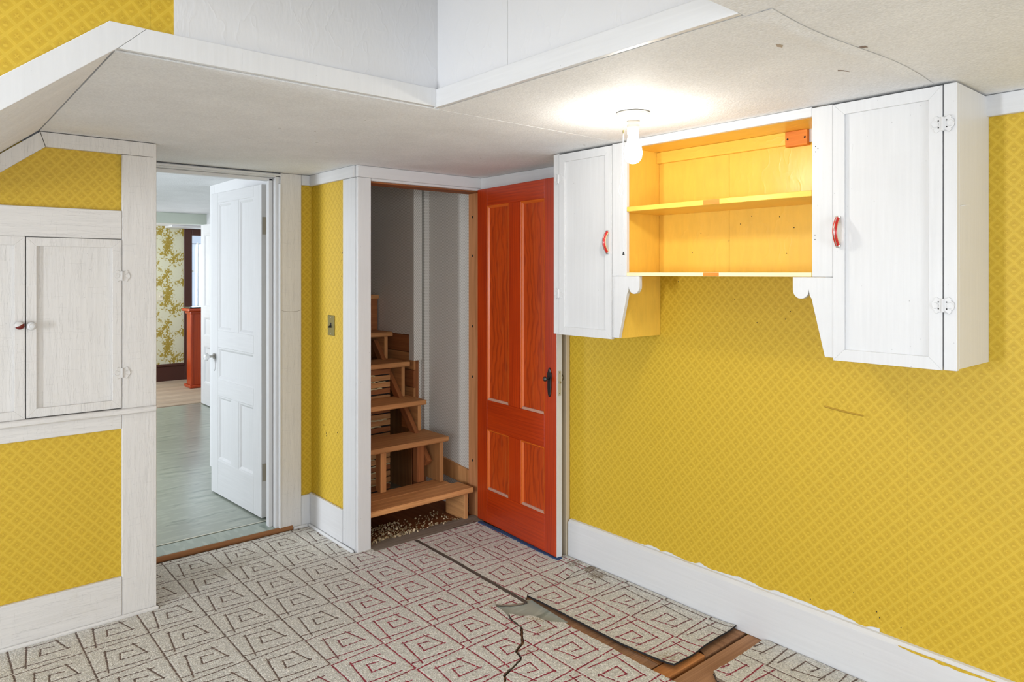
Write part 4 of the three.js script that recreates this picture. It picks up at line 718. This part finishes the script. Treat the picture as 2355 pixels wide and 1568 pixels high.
panelDoor(fd, 0.76, 1.965, 0.035, 0.04, 0.10, [{ y0: 0.27, y1: 0.662, cols: [[0.10, 0.33], [0.43, 0.66]] }, { y0: 0.775, y1: 0.972, cols: [[0.10, 0.66]] }, { y0: 1.082, y1: 1.86, cols: [[0.10, 0.33], [0.43, 0.66]] }], white, { mw: 0.02 });
setDoor(fd, 2.452, -7.27, 2.452, -8.03);

// far room: planks, toile paper, brown trim, window with curtain, newel post
const ff = thing('floor_far', 'pale worn plank floor of the far room', 'floor', STR);
mesh('subfloor', wb(1.0, 4.6, -0.05, 0.02, -10.1, -8.052), darkGap, ff);
for (let k = 0; k < 13; k++) mesh('plank', cb(1.0, 4.6, 0.0205, 0.040 + rr(-0.001, 0.001), -9.955 + k * 0.145, -9.955 + k * 0.145 + 0.142, 0.002), paleMats[k % 2], ff);
const fw = thing('wall_far', 'mustard toile wallpapered wall of the far room', 'wall', STR);
mesh('paper_wall', wb(1.0, 2.90, 0, 2.3, -10.1, -9.95), toileMat, fw);
mesh('paper_wall', wb(3.45, 4.6, 0, 2.3, -10.1, -9.95), toileMat, fw); mesh('paper_wall', wb(2.90, 3.45, 0, 0.99, -10.1, -9.95), toileMat, fw); mesh('paper_wall', wb(2.90, 3.45, 1.95, 2.3, -10.1, -9.95), toileMat, fw);
mesh('side_wall', wb(4.6, 4.7, 0, 2.3, -10.1, -8.05), plainWhite, fw); mesh('side_wall', wb(0.9, 1.0, 0, 0.75, -10.1, -8.05), plainWhite, fw); mesh('side_wall', wb(0.9, 1.0, 2.0, 2.3, -10.1, -8.05), plainWhite, fw); mesh('side_wall', wb(0.9, 1.0, 0.75, 2.0, -8.55, -8.05), plainWhite, fw); mesh('side_wall', wb(0.9, 1.0, 0.75, 2.0, -10.1, -9.55), plainWhite, fw);
mesh('front_wall', wb(2.561, 4.6, 0, 2.3, -8.15, -8.05), plainWhite, fw);
solo('ceiling_far', 'white plaster ceiling of the far room', 'ceiling', wb(0.9, 4.7, 2.055, 2.3, -10.1, -8.151), ceilingMat, STR);
solo('trim_11', 'loose white board under the far room ceiling', 'trim', cb(2.56, 3.6, 2.028, 2.054, -9.94, -9.62, 0.004), whitePaint, STR);
const bbF = thing('baseboard_far', 'dark brown baseboard below the toile wallpaper', 'baseboard', STR);
mesh('board', cb(1.0, 2.795, 0.041, 0.225, -9.949, -9.925, 0.002), brownPaint, bbF); mesh('cap', cb(1.0, 2.795, 0.2255, 0.262, -9.949, -9.915, 0.008), brownPaint, bbF);
const win = thing('window_5', 'window with dark brown casing in the far room', 'window', STR);
mesh('casing', cb(2.796, 2.895, 0.041, 2.025, -9.949, -9.922, 0.004), brownPaint, win); mesh('casing', cb(3.455, 3.55, 0.041, 2.025, -9.949, -9.922, 0.004), brownPaint, win);
mesh('head_casing', cb(2.8955, 3.4545, 1.94, 2.025, -9.949, -9.922, 0.004), brownPaint, win); mesh('stool', cb(2.8955, 3.4545, 0.955, 0.992, -9.949, -9.895, 0.004), brownPaint, win);
mesh('sash', cb(2.90, 2.925, 0.99, 1.95, -10.06, -10.02, 0.002), M({ color: rgb(150, 178, 200), roughness: 0.5 }), win); mesh('sash', cb(3.425, 3.45, 0.99, 1.95, -10.06, -10.02, 0.002), plainWhite, win); mesh('sash', cb(2.926, 3.424, 1.455, 1.485, -10.06, -10.02, 0.002), plainWhite, win);
mesh('pane', wb(2.925, 3.425, 0.99, 1.95, -10.042, -10.038), P({ color: 0xffffff, roughness: 0.02, transmission: 1, thickness: 0 }), win);
{
  const cur = thing('curtain', 'white sheer curtain in the brown framed far window', 'curtain'), pos = [], idx = [], n = 60, m = 14;
  for (let i = 0; i <= n; i++) for (let j = 0; j <= m; j++) { const s = i / n, t = j / m; pos.push(2.955 + 0.47 * s + (t < 0.1 ? 0.006 * (1 - t * 10) : 0), 1.84 - 0.85 * t + 0.008 * Math.sin(s * 40) * (1 - t), -9.985 + 0.012 * Math.sin(s * 62) * (0.5 + 0.5 * t)); }
  for (let i = 0; i < n; i++) for (let j = 0; j < m; j++) { const a = i * (m + 1) + j, b = a + m + 1; idx.push(a, a + 1, b, b, a + 1, b + 1); }
  const g = new THREE.BufferGeometry(); g.setAttribute('position', new THREE.Float32BufferAttribute(pos, 3)); g.setIndex(idx); g.computeVertexNormals(); mesh('cloth', flat(g), P({ color: rgb(236, 240, 246), roughness: 1, transmission: 0.45, thickness: 0, side: THREE.DoubleSide }), cur);
  mesh('rod', place(new THREE.CylinderGeometry(0.005, 0.005, 0.55, 8).rotateZ(Math.PI / 2), 3.175, 1.835, -9.985), brownPaint, cur);
}
const newel = thing('newel_post', 'orange varnished square post with a moulded cap in the far room', 'post');
mesh('plinth', cb(2.628, 2.86, 0.041, 0.075, -9.34, -9.085, 0.006), newelMat, newel); mesh('shaft', cb(2.65, 2.84, 0.0755, 0.945, -9.30, -9.11, 0.004), newelMat, newel);
mesh('corner_strip', cb(2.644, 2.668, 0.0755, 0.945, -9.1095, -9.100, 0.003), newelMat, newel); mesh('side_strip', cb(2.640, 2.6495, 0.0755, 0.945, -9.14, -9.1105, 0.003), newelMat, newel);
mesh('neck', cb(2.632, 2.858, 0.9455, 0.975, -9.318, -9.092, 0.008), newelMat, newel); mesh('cap', cb(2.602, 2.89, 0.9755, 1.010, -9.35, -9.06, 0.010), newelMat, newel); mesh('cap_top', cb(2.625, 2.865, 1.0105, 1.028, -9.32, -9.09, 0.004), blackIron, newel);
const ws2 = thing('light_switch', 'ivory switch plate on the toile wallpaper', 'switch');
mesh('plate', cb(2.472, 2.540, 1.083, 1.200, -9.9495, -9.944, 0.002), ivory, ws2); mesh('toggle', cb(2.502, 2.510, 1.132, 1.152, -9.9435, -9.930, 0.002), ivory, ws2);

renderer.render(scene, camera);
